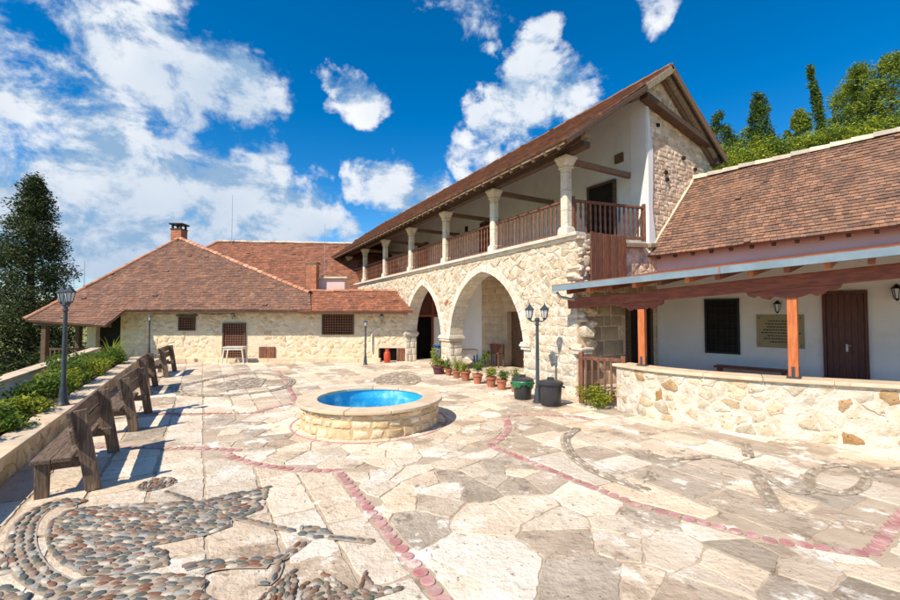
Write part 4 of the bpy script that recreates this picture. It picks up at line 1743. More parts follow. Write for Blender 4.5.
    m.beam((-.98, -3.28, zb(-.98) + .12), (9, -3.28, zb(9) + .12), .16, .24)
    m.build('porch_beam', 'wood_red', pr, bev=.012)
    for j, x in enumerate((.80, 3.42, 6.3)):
        # carved bracket, scalloped below
        pts = [(-1.02, .14), (-.98, .07), (-.86, .03), (-.74, .06), (-.66, .0), (-.5, -.03), (-.38, .02), (-.22, -.02), (-.12, -.03), (.12, -.03), (.22, -.02), (.38, .02), (.5, -.03), (.66, .0), (.74, .06), (.86, .03), (.98, .07), (1.02, .14)]
        if j == 0:
            pts = [(a * .45, b) for a, b in pts]
        else:
            pts = [(a * .66, b) for a, b in pts]
        b = MB()
        b.prism([(a + x, z + zb(x) - .14 + a * .075) for a, z in pts], plane_map((0, -3.28, 0), (1, 0, 0), (0, 0, 1)), -.065, .065)
        b.build('carved_bracket', 'wood_red', pr, bev=.008)
        p = MB()
        z1 = zb(x) - .16
        p.box((x, -3.28, (1.085 + z1) / 2), (.145, .145, z1 - 1.085))
        po = p.build('porch_post', 'wood_post', pr, bev=.012)
        s = MB()
        s.box((x, -3.28, 1.075), (.20, .20, .03))
        for sx, sy in ((0, -1), (-1, 0), (1, 0)):
            s.box((x + sx * .079, -3.28 + sy * .079, 1.17), (.05 if sy else .008, .05 if sx else .008, .2))
        s.build('post_shoe', 'iron', po)
    # bent rainwater pipe at the end of the fascia
    m = MB()
    for a, b in zip([(-1.05, -3.72, 2.72), (-1.05, -3.6, 2.62), (-.85, -3.35, 2.56), (-.5, -3.22, 2.50)], [(-1.05, -3.6, 2.62), (-.85, -3.35, 2.56), (-.5, -3.22, 2.50), (-.1, -3.18, 2.46)]):
        m.tube(a, b, .035, n=10)
    m.build('rain_pipe', 'pipe_metal', pr, smooth=True)


porch_house()


def to_ph(x, y, z):
    """porch-house coordinates to the world"""
    return (6.0 + .70711 * (x + y), 12.4 - .70711 * (x - y), z)


# plaque with engraved lines
pq = MB()
pq.box((0, 0, 0), (.92, .03, .80))
PQ = pq.build('plaque', 'plaque', None, to_ph(2.80, -.02, 1.78), (0, 0, R(-45)), bev=.006, label='bronze plaque with lines of dark lettering on the white porch wall', cat='plaque')
for i in range(8):
    rr = random.Random(100 + i)
    t = MB()
    w = (.44, .56, .50, .66, .74, .48, .62, .40)[i]
    x = -w / 2
    while x < w / 2:
        l = rr.uniform(.02, .06)
        t.box((x + l / 2, -.017, .25 - i * .072), (l * .88, .006, .026 + .006 * rr.random()))
        x += l + .006
    t.build('text_line', 'plaque_text', PQ, kind='stuff')
for sx in (-1, 1):
    for sz in (-1, 1):
        t = MB()
        t.tube((sx * .40, -.012, sz * .33), (sx * .40, -.022, sz * .33), .014, n=8)
        t.build('screw', 'plaque_text', PQ)


def wall_lantern(loc, rz, label, s=1.0):
    e = empty('wall_lantern', loc, rz, label, 'lantern', 'wall lanterns')
    m = MB()
    m.box((0, -.01 * s, .0), (.06 * s, .02 * s, .16 * s))
    m.tube((0, -.01 * s, .04 * s), (0, -.12 * s, .12 * s), .010 * s, n=6)
    m.build('bracket', 'iron_black', e)
    m = MB()
    m.lathe([(.035 * s, -.12 * s), (.065 * s, .06 * s)], 6, (0, -.13 * s, 0))
    m.build('lantern_glass', 'lantern_glass', e)
    m = MB()
    m.lathe([(.0, .15 * s), (.02 * s, .14 * s), (.085 * s, .06 * s), (.06 * s, .055 * s), (.0, .055 * s)], 6, (0, -.13 * s, 0))
    m.lathe([(.0, -.17 * s), (.02 * s, -.15 * s), (.042 * s, -.12 * s), (.0, -.12 * s)], 6, (0, -.13 * s, 0))
    for i in range(6):
        t = 2 * math.pi * i / 6
        m.tube((.037 * s * math.cos(t), -.13 * s + .037 * s * math.sin(t), -.12 * s), (.068 * s * math.cos(t), -.13 * s + .068 * s * math.sin(t), .06 * s), .006 * s, n=5)
    m.build('lantern_frame', 'iron_black', e)


wall_lantern(to_ph(2.78, -.0, 2.38), R(-45), 'small black lantern on the porch wall above the plaque')
wall_lantern(to_ph(4.78, -.0, 2.66), R(-45), 'black lantern on the porch wall beyond the dark door', 1.15)

# bench inside the porch
e = empty('porch_bench', to_ph(2.25, -.35, .35), R(-45), 'red wooden bench against the porch wall, just showing over the parapet', 'bench')
m = MB()
m.box((0, 0, .52), (1.5, .36, .05))
m.build('seat', 'wood_red', e, bev=.008)
for sx in (-.65, .65):
    m = MB()
    m.box((sx, 0, .25), (.06, .32, .49))
    m.build('leg', 'wood_red', e, bev=.006)


# ------------------------------------------------------------------ parapet
def parapet():
    r = random.Random(81)
    root = empty('parapet', (*PARAPET.at(0)[0], 0), 0, 'curved rubble stone parapet with a flat stone coping in front of the porch', 'wall')
    ox, oy = PARAPET.at(0)[0]
    T = .40

    def mp(a, b, h):
        (x, y), (tx, ty) = PARAPET.at(a)
        nx, ny = ty, -tx             # outward, towards the court
        return (x + nx * h - ox, y + ny * h - oy, b)
    # local frame check: path runs towards the viewer, outward is on its right
    n = 46
    L_ = PARAPET.len
    m = MB()
    for i in range(n):
        a, b = L_ * i / n, L_ * (i + 1) / n
        m.add([mp(a, -.02, 0), mp(b, -.02, 0), mp(b, 1.0, 0), mp(a, 1.0, 0), mp(a, -.02, -T), mp(b, -.02, -T), mp(b, 1.0, -T), mp(a, 1.0, -T)],
              [(0, 1, 2, 3), (5, 4, 7, 6), (3, 2, 6, 7)])
    m.add([mp(0, -.02, 0), mp(0, -.02, -T), mp(0, 1.0, -T), mp(0, 1.0, 0)], [(0, 1, 2, 3)])
    core = m.build('wall_core', 'white_mortar', root)
    pts = jitter_grid((0, 0, L_, 1.0), .30, .20, .36, r)
    cells = []
    for p in voronoi(pts, (0, 0, L_, .985)):
        if r.random() < .86:
            c = centroid(p)
            k = r.uniform(.72, .97)
            cells.append([(c[0] + (x - c[0]) * k, c[1] + (y - c[1]) * k) for x, y in p])
    lay(cells, mp, core, 'parapet_stone', 'parapet_stone', h=(.0, .018), deep=.02, ch=.010, joint=.004,
        tints=[(1, 1, 1)] * 4 + [(1.05, 1.05, 1.05)] * 4 + [(1, .98, .94)] * 4 + [(.95, .9, .82)] * 3 + [(.66, .50, .34), (.58, .38, .20), (.70, .68, .62), (1.0, .92, .8), (.8, .7, .55)], var=.08, seg=.05, amp=.016, n_ind=180, tilt=.05, r=r, smooth=True, mass_name='small_parapet_stones')
    # end face stones
    em = lambda a, b, h: (mp(0, b, -a)[0] - PARAPET.at(0)[1][0] * h, mp(0, b, -a)[1] - PARAPET.at(0)[1][1] * h, b)
    # coping slabs
    a = -.07
    while a < L_ - .1:
        l = min(r.uniform(.85, 1.15), L_ - a)
        k = 5
        s = MB()
        top, bot = [], []
        for o in (.07, -T - .07):
            row = []
            for i in range(k + 1):
                aa = a + .003 + (l - .006) * i / k
                x, y, _ = mp(max(aa, 0), 0, o)
                if aa < 0:
                    tx, ty = PARAPET.at(0)[1]
                    x, y = x + tx * aa, y + ty * aa
                row.append((x, y))
            top.append(row)
        q = top[0] + top[1][::-1]
        s.prism(q, lambda x, y, h: (x, y, h), .998, 1.062, jit((1, 1, 1), .06, r=r))
        s.build('coping_slab', 'coping', core, bev=.010)
        a += l


parapet()

# ------------------------------------------------------------------ gate beside the pier
def gate():
    p, q = Vector((3.22, 10.60, 0)), Vector((4.03, 10.04, 0))
    e = empty('wooden_gate', p, math.atan2(q.y - p.y, q.x - p.x), 'red-brown picket gate between the broken pier and the parapet', 'gate')
    L_ = (q - p).length
    for x, h in ((0, 1.27), (L_, 1.22)):
        m = MB()
        m.box((x, 0, h / 2), (.10, .10, h))
        m.build('post', 'wood_railing', e, bev=.008)
    for z in (.22, 1.12):
        m = MB()
        m.box((L_ / 2, 0, z), (L_ - .1, .05, .08))
        m.build('rail', 'wood_railing', e, bev=.006)
    for i in range(6):
        m = MB()
        m.box((.12 + (L_ - .24) * i / 5, -.01, .64), (.045, .03, 1.0))
        m.build('picket', 'wood_railing', e, bev=.005)


gate()

# ================================================================== BACK HOUSE with the hipped roof
def back_house():
    r = random.Random(91)
    ox, oy = -8.5, 20.0
    e = empty('hip_roofed_house', (ox, oy, 0), 0, 'low cream stone house with large hipped brown roof across the court end', 'house')
    W = lambda x, y, z: (x - ox, y - oy, z)
    pm = lambda a, b, h: W(a, 20.0 - h, b)
    m = MB()
    holes = [(-3.32, .05, -2.46, .60)]
    m.prism([(-15.3, -.1), (-3.32, -.1), (-3.32, .62), (-2.46, .62), (-2.46, -.1), (-1.9, -.1), (-1.9, 2.66), (-15.3, 2.66)], pm, -.45, 0)
    wall = m.build('front_wall', 'plaster_cream', e)
    m = MB()
    m.box(W(-2.89, 20.5, .3), (1.2, .06, .8))
    m.build('niche_back', 'gable_void', wall)
    m = MB()
    m.prism([(20, -2.5), (27, -2.5), (27, 2.6), (20, 2.6)], lambda a, b, h: W(-15.28 + h, a + .25, b), 0, .4)
    m.build('side_wall', 'plaster_cream', e)
    m = MB()
    m.prism([(20, -.1), (27, -.1), (27, 3.0), (20, 3.0)], lambda a, b, h: W(-6.6 + h, a + .5, min(b, 2.3)), 0, .4)
    m.build('inner_wall', 'plaster_cream', e)
    # stones showing through the worn plaster
    cells = []
    avoid = [(-12.7, 1.3, -11.7, 2.25), (-10.65, 0, -9.35, 1.9), (-6.05, 1.1, -4.35, 2.4), (-8.95, 0, -7.95, .8), (-3.5, 0, -1.95, .75)]
    for p in voronoi(jitter_grid((-15.2, .2, -1.95, 2.35), .36, .21, .40, r), (-15.2, .2, -1.95, 2.4)):
        c = centroid(p)
        if any(a0 - .16 < c[0] < a1 + .16 and b0 - .1 < c[1] < b1 + .1 for a0, b0, a1, b1 in avoid):
            continue
        if mnoise.noise(Vector((c[0] * .5, c[1] * 1.1, 4))) > -.3 or c[0] < -13:
            k = r.uniform(.62, .98)
            cells.append([(c[0] + (x - c[0]) * k, c[1] + (y - c[1]) * k) for x, y in p])
    lay(cells, pm, wall, 'plaster_cream', 'wall_stone', h=(.0, .022), deep=.03, ch=.012, joint=.006, tints=[(1, 1, 1), (1.04, 1.03, 1.02), (.96, .92, .86), (.88, .80, .70), (1.0, .95, .9)], var=.07, seg=.06, amp=.022, n_ind=200, tilt=.05, r=r, smooth=True, mass_name='small_wall_stones')
    # stone ledge along the foot of the wall
    x = -14.2
    while x < -2.1:
        l = min(r.uniform(.9, 1.5), -2.05 - x)
        if not (-3.6 < x + l / 2 < -2.2):
            m = MB()
            m.box(W(x + l / 2, 19.84, .075), (l - .01, .34, .17), None, jit((1, 1, 1), .1, r=r))
            m.build('ledge_stone', 'coping', wall, bev=.015)
        x += l
    # lattice windows, door, hatch

    def lattice(name, x0, z0, x1, z1, st=.11):
        f = MB()
        f.box(W((x0 + x1) / 2, 20.02, (z0 + z1) / 2), (x1 - x0, .06, z1 - z0))
        o = f.build(name, 'gable_void', e)
        f = MB()
        for x in (x0, x1):
            f.box(W(x, 19.965, (z0 + z1) / 2), (.07, .10, z1 - z0 + .07))
        for z in (z0, z1):
            f.box(W((x0 + x1) / 2, 19.966, z), (x1 - x0 + .07, .10, .07))
        f.build('frame', 'wood_old', o, bev=.006)
        l = MB()
        n = int((x1 - x0) / st)
        for i in range(1, n):
            x = x0 + (x1 - x0) * i / n
            l.box(W(x, 19.975, (z0 + z1) / 2), (.035, .018, z1 - z0 - .05))
        k = int((z1 - z0) / st)
        for i in range(1, k):
            z = z0 + (z1 - z0) * i / k
            l.box(W((x0 + x1) / 2, 19.962, z), (x1 - x0 - .05, .018, .035))
        l.build('lattice', 'wood_railing', o, kind='stuff')
        return o
    lattice('lattice_window', -12.55, 1.46, -11.85, 2.04)
    lattice('lattice_door', -10.5, .2, -9.5, 1.75)
    lattice('large_lattice_window', -5.9, 1.27, -4.5, 2.24)
    m = MB()
    m.box(W(-12.2, 19.95, 2.13), (.95, .12, .07))
    m.build('timber_lintel', 'wood_old', e)
    for nm, x0, x1, z0, z1 in (('hatch', -8.83, -8.1, .12, .68), ('niche_door', -2.44, -1.98, .02, .62)):
        h = MB()
        h.box(W((x0 + x1) / 2, 19.97, (z0 + z1) / 2), (x1 - x0, .03, z1 - z0))
        o = h.build(nm, 'wood_old', e)
        for i in range(4):
            b = MB()
            w = (x1 - x0) / 4
            b.box(W(x0 + w * (i + .5), 19.94, (z0 + z1) / 2), (w - .008, .03, z1 - z0), None, jit((1, 1, 1), .15, r=r))
            b.build('board', 'wood_railing', o, bev=.004)
    # cable and white conduit
    m = MB()
    pr = [(-15.2, 2.36), (-13.6, 2.22), (-12.2, 2.26), (-11, 2.20), (-9.7, 2.25), (-8, 2.27), (-6.4, 2.25)]
    for a, b in zip(pr, pr[1:]):
        m.tube(W(a[0], 19.93, a[1]), W(b[0], 19.93, b[1]), .018, n=5)
    m.build('cable', 'iron_black', e)
    m = MB()
    for a, b in zip([(-3.62, .45), (-3.62, 1.25), (-3.40, 1.5)], [(-3.62, 1.25), (-3.40, 1.5), (-3.2, 1.55)]):
        m.tube(W(a[0], 19.93, a[1]), W(b[0], 19.93, b[1]), .035, n=8)
    m.build('conduit', 'white_pipe', e)
    # roof
    O = Vector(W(-15.3, 19.2, 2.38))
    ex, es = Vector((1, 0, 0)), Vector((0, 1, .70)).normalized()
    nn = Vector((0, -es.z, es.y))
    P3 = lambda a, b, h: O + ex * a + es * b + nn * h
    poly = [(-2.85, 0), (9.1, 0), (8.67, 1.415), (-.73, 7.5)]
    low = [(-3.06, -.757), (.67, -1.17), (.8, 0), (-2.85, 0)]
    m = MB()
    m.prism(poly, P3, -.09, 0)
    m.prism(low, P3, -.09, 0)
    hipR, hipL = P3(8.67, 1.415, 0), P3(-3.06, -.757, 0)
    top = P3(-.73, 7.5, 0)
    bR, bL = Vector(W(-6.9, 30, 2.4)), Vector(W(-18.9, 29, 1.5))
    m.add([top, hipR, bR, Vector(W(-16.2, 30, 6.0))], [(0, 1, 2, 3)])
    m.add([top, hipL, bL, Vector(W(-16.2, 30, 6.0))], [(0, 1, 2, 3)])
    roof = m.build('roof', 'tile', e)
    tile_plane(roof, O, ex, es, [poly, low], 'tile', .185, .135, tints=[(1, 1, 1), (.85, .87, .9), (1.15, 1.1, 1.05), (1.05, .95, .88)], r=r)
    ridge_tiles(roof, hipR, top, 'ridge_orange', .12, .38)
    ridge_tiles(roof, hipL, top, 'ridge_orange', .11, .38)
    # lean-to roof over the right-hand part of the wall
    O2 = Vector(W(-6.5, 19.2, 2.33))
    es2 = Vector((0, 1, .66)).normalized()
    P4 = lambda a, b, h: O2 + ex * a + es2 * b + Vector((0, -es2.z, es2.y)) * h
    poly2 = [(-.3, 0), (4.85, 0.0), (3.85, 1.75), (-.3, 1.75)]
    m = MB()
    m.prism(poly2, P4, -.08, 0)
    lr = m.build('lean_to_roof', 'tile_red', e)
    tile_plane(lr, O2, ex, es2, [poly2], 'tile_red', .18, .13, tints=[(1.1, 1.05, 1), (.9, .9, .9), (1.25, 1.15, 1.1)], r=r)
    ridge_tiles(lr, P4(-.2, 1.75, 0), P4(3.9, 1.75, 0), 'ridge_orange', .10, .36)
    m = MB()
    m.beam(P3(.85, .03, -.14), P3(9, .03, -.14), .08, .1)
    m.build('eave_board', 'wood_old', roof)
    m = MB()
    m.beam(P4(-.2, .03, -.13), P4(4.6, .03, -.13), .08, .1)
    m.build('eave_board', 'wood_old', lr)
    # plastered flue box behind the brick chimney
    m = MB()
    m.box(W(-5.9, 21.7, 3.35), (1.35, .8, 1.2))
    fb = m.build('flue_box', 'plaster_pink', e)
    m = MB()
    m.box(W(-5.9, 21.7, 4.0), (1.65, 1.05, .10))
    m.build('cover_slab', 'coping', fb, bev=.02)
    # low porch at the left end, on the terrace below
    for x, y in ((-17.75, 18.9), (-17.75, 20.6)):
        m = MB()
        m.box(W(x, y, .2), (.20, .20, 3.2 if y < 20 else 4.0))
        m.build('porch_post', 'wood_old', e, bev=.01)
    m = MB()
    m.box(W(-16.9, 20.5, .4), (.42, .4, 4.2))
    m.build('porch_pier', 'plaster_cream', e)
    m = MB()
    m.box(W(-15.9, 20.6, .3), (1.7, .1, 3.6))
    m.build('porch_recess', 'gable_void', e)
    m = MB()
    m.beam(W(-18.1, 18.75, 1.80), W(-14.8, 18.75, 1.70), .14, .16)
    m.build('porch_beam', 'wood_old', e)
    rl = MB()
    for z in (.62, -.1):
        rl.box(W(-17.0, 19.5, z), (2.3, .06, .08))
    ro = rl.build('porch_railing', 'wood_old', e)
    for i in range(11):
        b = MB()
        b.box(W(-18.05 + .2 * i, 19.5, .26), (.06, .04, .72))
        b.build('baluster', 'wood_old', ro)
    return e


back_house()


def chimney(name, loc, w, h, label, cap=True):
    r = random.Random(int(h * 100))
    e = empty(name, loc, 0, label, 'chimney')
    m = MB()
    m.box((0, 0, h / 2), (w - .03, w - .03, h))
    st = m.build('stack', 'mortar', e)
    n = int(h / .085)
    a, b = MB(), MB()
    for t, mm in ((.95, a), (1.15, b)):
        mm.box((0, 0, 0), (w / 2 - .012, w / 2 - .006, .072), None, (t, t, t))
    ms = [a.mesh('brick', 'brick'), b.mesh('brick', 'brick')]
    for i in range(n):
        for sx in (-1, 1):
            for sy in (-1, 1):
                o = bpy.data.objects.new('brick', r.choice(ms))
                COL.objects.link(o)
                o.parent = st
                o.location = (sx * w / 4 * (1.0 if i % 2 else 1.01), sy * w / 4 * (1.01 if i % 2 else 1.0), .045 + i * .085)
    if cap:
        m = MB()
        for sx in (-1, 1):
            for sy in (-1, 1):
                m.box((sx * w * .38, sy * w * .38, h + .14), (.10, .10, .28))
        m.box((0, 0, h + .32), (w * 1.25, w * 1.25, .09))
        m.box((0, 0, h + .02), (w * 1.12, w * 1.12, .05))
        m.build('chimney_cap', 'iron_black', e, bev=.01)
    else:
        m = MB()
        m.box((0, 0, h + .04), (w * 1.18, w * 1.18, .09))
        m.build('chimney_cap', 'tile', e, bev=.01)


chimney('roof_chimney', (-16.15, 25.5, 6.25), .62, .95, 'short chimney with a dark open cap at the peak of the hipped roof')
chimney('brick_chimney', (-6.75, 21.1, 2.9), .50, 1.75, 'slim red brick chimney on the lean-to roof beside the loggia', False)


def rear_house():
    ox, oy = -10, 27
    e = empty('rear_house', (ox, oy, 0), 0, 'house behind with reddish tiled roof between the hipped roof and the loggia', 'house')
    W = lambda x, y, z: Vector((x - ox, y - oy, z))
    m = MB()
    m.prism([(-17, 31), (-17, 27), (-3.5, 27), (-3.5, 31)], lambda a, b, h: W(a, b, h), -1.5, 4.2)
    m.build('wall', 'plaster_cream', e)
    O = W(-18, 25.2, 3.3)
    es = Vector((0, 4.8, 4.0)).normalized()
    S_ = math.hypot(4.8, 4.0)
    poly = [(-1.5, 0), (15.2, 0), (15.2, S_), (1.75, S_)]
    P3 = lambda a, b, h: O + Vector((1, 0, -.018)) * a + es * b + Vector((0, -es.z, es.y)) * h
    m = MB()
    m.prism(poly, P3, -.08, 0)
    m.add([P3(1.75, S_, 0), P3(15.2, S_, 0), W(-2.8, 35, 3.2), W(-19, 35, 3.2)], [(0, 1, 2, 3)])
    m.add([P3(1.75, S_, 0), P3(-1.5, 0, 0), W(-19, 35, 3.2)], [(0, 1, 2)])
    roof = m.build('roof', 'tile_red', e)
    tile_plane(roof, O, Vector((1, 0, -.018)), es, [poly], 'tile_red', .2, .16, tints=[(1, 1, 1), (.85, .85, .85), (1.15, 1.1, 1.05)], r=random.Random(3))
    ridge_tiles(roof, P3(1.75, S_, 0), P3(15.2, S_, 0), 'ridge_pale', .12, .40)
    ridge_tiles(roof, P3(-1.5, 0, 0), P3(1.75, S_, 0), 'ridge_orange', .11, .40)


rear_house()

# ================================================================== PLANTER AND TERRACE WALL on the left
def planter():
    r = random.Random(101)
    u0, u1 = 2.0, 22.2
    bx, by = uv(u0, V_PLANTER)
    e = empty('stone_planter', (bx, by, 0), R(120), 'long low stone planter with flat coping running behind the benches', 'planter')
    # local x along u, y away from the court
    L_ = u1 - u0
    m = MB()
    m.box((L_ / 2, .14, .17), (L_, .28, .36))
    core = m.build('planter_wall', 'fountain_mortar', e)
    pm = plane_map((0, 0, 0), (-1, 0, 0), (0, 0, 1))
    pm2 = lambda a, b, h: (a, -h, b)
    cells = []
    for p in voronoi(jitter_grid((0, 0, L_, .355), .26, .18, .33, r), (0, 0, L_, .352)):
        cells.append(p)
    lay(cells, pm2, core, 'fountain_stone', 'planter_stone', h=(.006, .03), deep=.02, ch=.016, joint=.009, tints=[(1, 1, 1), (1.05, 1.05, 1.05), (.85, .8, .72), (1, .94, .86)], var=.1, seg=.07, amp=.010, n_ind=150, tilt=.05,
        score=lambda c: 1 / (2 + c[0]) ** 2 if c[0] > 4.5 else 0, r=r, smooth=True, mass_name='small_planter_stones')
    x = 0
    while x < L_ - .05:
        l = min(r.uniform(.7, 1.1), L_ - x)
        s = MB()
        s.box((x + l / 2, .12, .385), (l - .006, .40, .06), None, jit((1, 1, 1), .07, r=r))
        s.build('coping_slab', 'coping', core, bev=.01)
        x += l
    m = MB()
    m.box((L_ / 2, .82, .12), (L_, 1.12, .36))
    m.build('soil', 'soil', e)
    t = empty('terrace_wall', (*uv(u0, V_PLANTER - 1.4), 0), R(120), 'white plastered terrace wall with stone coping behind the planter', 'wall')
    m = MB()
    m.box((L_ / 2 + .2, .13, -.45), (L_ + .4, .26, 2.4))
    m.build('wall_body', 'plaster_white', t)
    x = 0
    while x < L_ + .3:
        l = min(r.uniform(.8, 1.2), L_ + .4 - x)
        s = MB()
        s.box((x + l / 2, .13, .785), (l - .006, .36, .07), None, jit((1, 1, 1), .07, r=r))
        s.build('coping_slab', 'coping', t, bev=.01)
        x += l


planter()

# ================================================================== FOUNTAIN
def fountain():
    r = random.Random(111)
    e = empty('fountain', (FC[0], FC[1], 0), 0, 'round stone fountain basin with blue painted inside and pale coping ring', 'fountain')
    m = MB()
    m.lathe([(1.37, -.02), (1.37, .45), (1.09, .45), (1.09, -.02)], 64)
    core = m.build('basin_wall', 'fountain_mortar', e, smooth=True)
    RR = 1.37
    mp = lambda a, b, h: ((RR + h) * math.cos(a / RR), (RR + h) * math.sin(a / RR), b)
    C_ = 2 * math.pi * RR
    cells = []
    for p in courses((0, 0, C_, .442), .15, .24, r, .45):
        c = centroid(p)
        k = r.uniform(.78, 1.0)
        cells.append([(c[0] + (x - c[0]) * k + r.uniform(-.018, .018), c[1] + (y - c[1]) * k * r.uniform(.85, 1)) for x, y in p])
    lay(cells, mp, core, 'fountain_stone', 'basin_stone', h=(.004, .026), deep=.02, ch=.014, joint=.009, tints=[(1, 1, 1), (1.1, 1.1, 1.1), (.9, .85, .76), (1, .92, .8), (1.15, 1.15, 1.12)], var=.09, seg=.05, amp=.016, n_ind=200, tilt=.05, r=r, smooth=True)
    n = 11
    for i in range(n):
        a0, a1 = 2 * math.pi * i / n + .003, 2 * math.pi * (i + 1) / n - .003
        k = 7
        o_, i_ = [], []
        for j in range(k + 1):
            t = a0 + (a1 - a0) * j / k
            o_.append((1.46 * math.cos(t), 1.46 * math.sin(t)))
            i_.append((1.06 * math.cos(t), 1.06 * math.sin(t)))
        s = MB()
        s.prism(o_ + i_[::-1], lambda x, y, h: (x, y, h), .452, .515, jit((1, 1, 1), .035, r=r))
        s.build('coping_slab', 'coping', core, bev=.014)
    m = MB()
    m.lathe([(1.085, .45), (1.085, .06), (.0, .05)], 64)
    m.build('basin_lining', 'pool_paint', e, smooth=True)
    m = MB()
    k = 64
    m.add([(1.08 * math.cos(2 * math.pi * i / k), 1.08 * math.sin(2 * math.pi * i / k), .27) for i in range(k)], [tuple(range(k))])
    m.build('water', 'water', e)
    m = MB()
    m.tube((.15, -.1, .05), (.15, -.1, .34), .02, n=8)
    m.tube((.15, -.1, .30), (.25, -.05, .30), .015, n=8)
    m.build('spout', 'pipe_metal', e)
    m = MB()
    m.tube((1.0, .25, .38), (1.09, .27, .38), .035, n=10)
    m.build('overflow_pipe', 'iron', e)


fountain()

# ================================================================== BENCHES
def bench():
    e = empty('park_bench')
    L_ = 1.79
    for x in (.05, L_ - .05):
        m = MB()
        m.beam((x, -.01, .0), (x, .15, 1.0), .07, .15, up=(0, 1, 0))
        m.build('rear_leg', 'wood_bench_leg', e, bev=.007)
        m = MB()
        m.box((x, .47, .20), (.075, .13, .40))
        m.build('front_leg', 'wood_bench_leg', e, bev=.007)
        m = MB()
        m.box((x + (.072 if x < 1 else -.072), .29, .355), (.06, .54, .11))
        m.build('brace', 'wood_bench', e, bev=.006)
    for y in (.285, .475):
        m = MB()
        m.box((L_ / 2, y, .44), (L_ + .10, .185, .055), (R(2), 0, 0))
        m.build('seat_plank', 'wood_bench', e, bev=.008)
    for z, w in ((.905, .185), (.695, .185)):
        m = MB()
        m.box((L_ / 2, .16 * z + .075, z), (L_ + .12, .05, w), (R(-9), 0, 0))
        m.build('back_plank', 'wood_bench', e, bev=.008)
    return e


b0 = bench()
spots = [((-4.42, 5.38), 121.2, 'weathered wooden bench nearest the camera, facing the planter'),
         ((-5.864, 8.03), 117.6, 'wooden bench second from the camera, just past the double lamp post'),
         ((-8.05, 11.53), 119.0, 'wooden bench third from the camera along the planter'),
         ((-9.77, 14.87), 114.5, 'wooden bench fourth from the camera, near the far end of the planter')]
kids = children_map()
for i, (p, a, lab) in enumerate(spots):
    o = b0 if i == 0 else copy_tree(b0, None, kids)
    o.location = (*p, .014)
    o.rotation_euler = (0, 0, R(a))
    tag(o, lab, 'bench', 'benches along the planter')

# ================================================================== LAMP POSTS
def lantern(parent, x, y, z, s=1.0):
    m = MB()
    m.lathe([(.045 * s, 0), (.085 * s, .19 * s)], 6, (x, y, z))
    g = m.build('lantern_glass', 'lantern_glass', parent)
    m = MB()
    m.lathe([(.0, -.05 * s), (.02 * s, -.04 * s), (.05 * s, -.012 * s), (.052 * s, .006 * s), (.0, .006 * s)], 6, (x, y, z))
    m.lathe([(.0, .34 * s), (.008 * s, .335 * s), (.014 * s, .30 * s), (.03 * s, .285 * s), (.05 * s, .255 * s), (.112 * s, .195 * s), (.10 * s, .18 * s), (.0, .18 * s)], 6, (x, y, z))
    for i in range(6):
        t = 2 * math.pi * i / 6
        m.tube((x + .047 * s * math.cos(t), y + .047 * s * math.sin(t), z), (x + .088 * s * math.cos(t), y + .088 * s * math.sin(t), z + .19 * s), .007 * s, n=5)
    m.build('lantern_frame', 'iron', parent)


def lamp_post(loc, rz, h, label, twin=True, s=1.0):
    e = empty('lamp_post', loc, rz, label, 'lamp', 'lamp posts')
    m = MB()
    top = h - .36 * s
    m.lathe([(.0, .0), (.105 * s, .0), (.105 * s, .03), (.085 * s, .05), (.075 * s, .16), (.058 * s, .34), (.046 * s, .38), (.05 * s, .40), (.042 * s, .43), (.038 * s, top * .6), (.032 * s, top - .14), (.05 * s, top - .13), (.05 * s, top - .10), (.036 * s, top - .09),
             (.036 * s, top - .03), (.055 * s, top - .01), (.05 * s, top + .05), (.0, top + .07)], 14)
    m.build('post', 'iron', e, smooth=True)
    if twin:
        for d in (-1, 1):
            a = MB()
            pr = [(0, 0, top + .0), (d * .07, 0, top - .035), (d * .14, 0, top - .03), (d * .17 * s, 0, top + .02)]
            for p, q in zip(pr, pr[1:]):
                a.tube(p, q, .016, n=8)
            a.build('arm', 'iron', e)
            lantern(e, d * .17 * s, 0, top + .05, s)
    else:
        lantern(e, 0, 0, top + .05, s)


lamp_post((-7.57, 8.47, .415), R(-30), 2.33, 'dark double lamp post standing on the planter coping behind the benches')
lamp_post((2.17, 10.72, .012), R(4), 2.44, 'dark double lamp post between the two black bins', True, 1.12)
lamp_post((-12.77, 18.3, .415), 0, 1.75, 'thin single lamp post at the far end of the planter', False, .8)
lamp_post((-3.67, 18.7, .01), 0, 1.95, 'dark single lamp post in front of the large lattice window', False, .95)

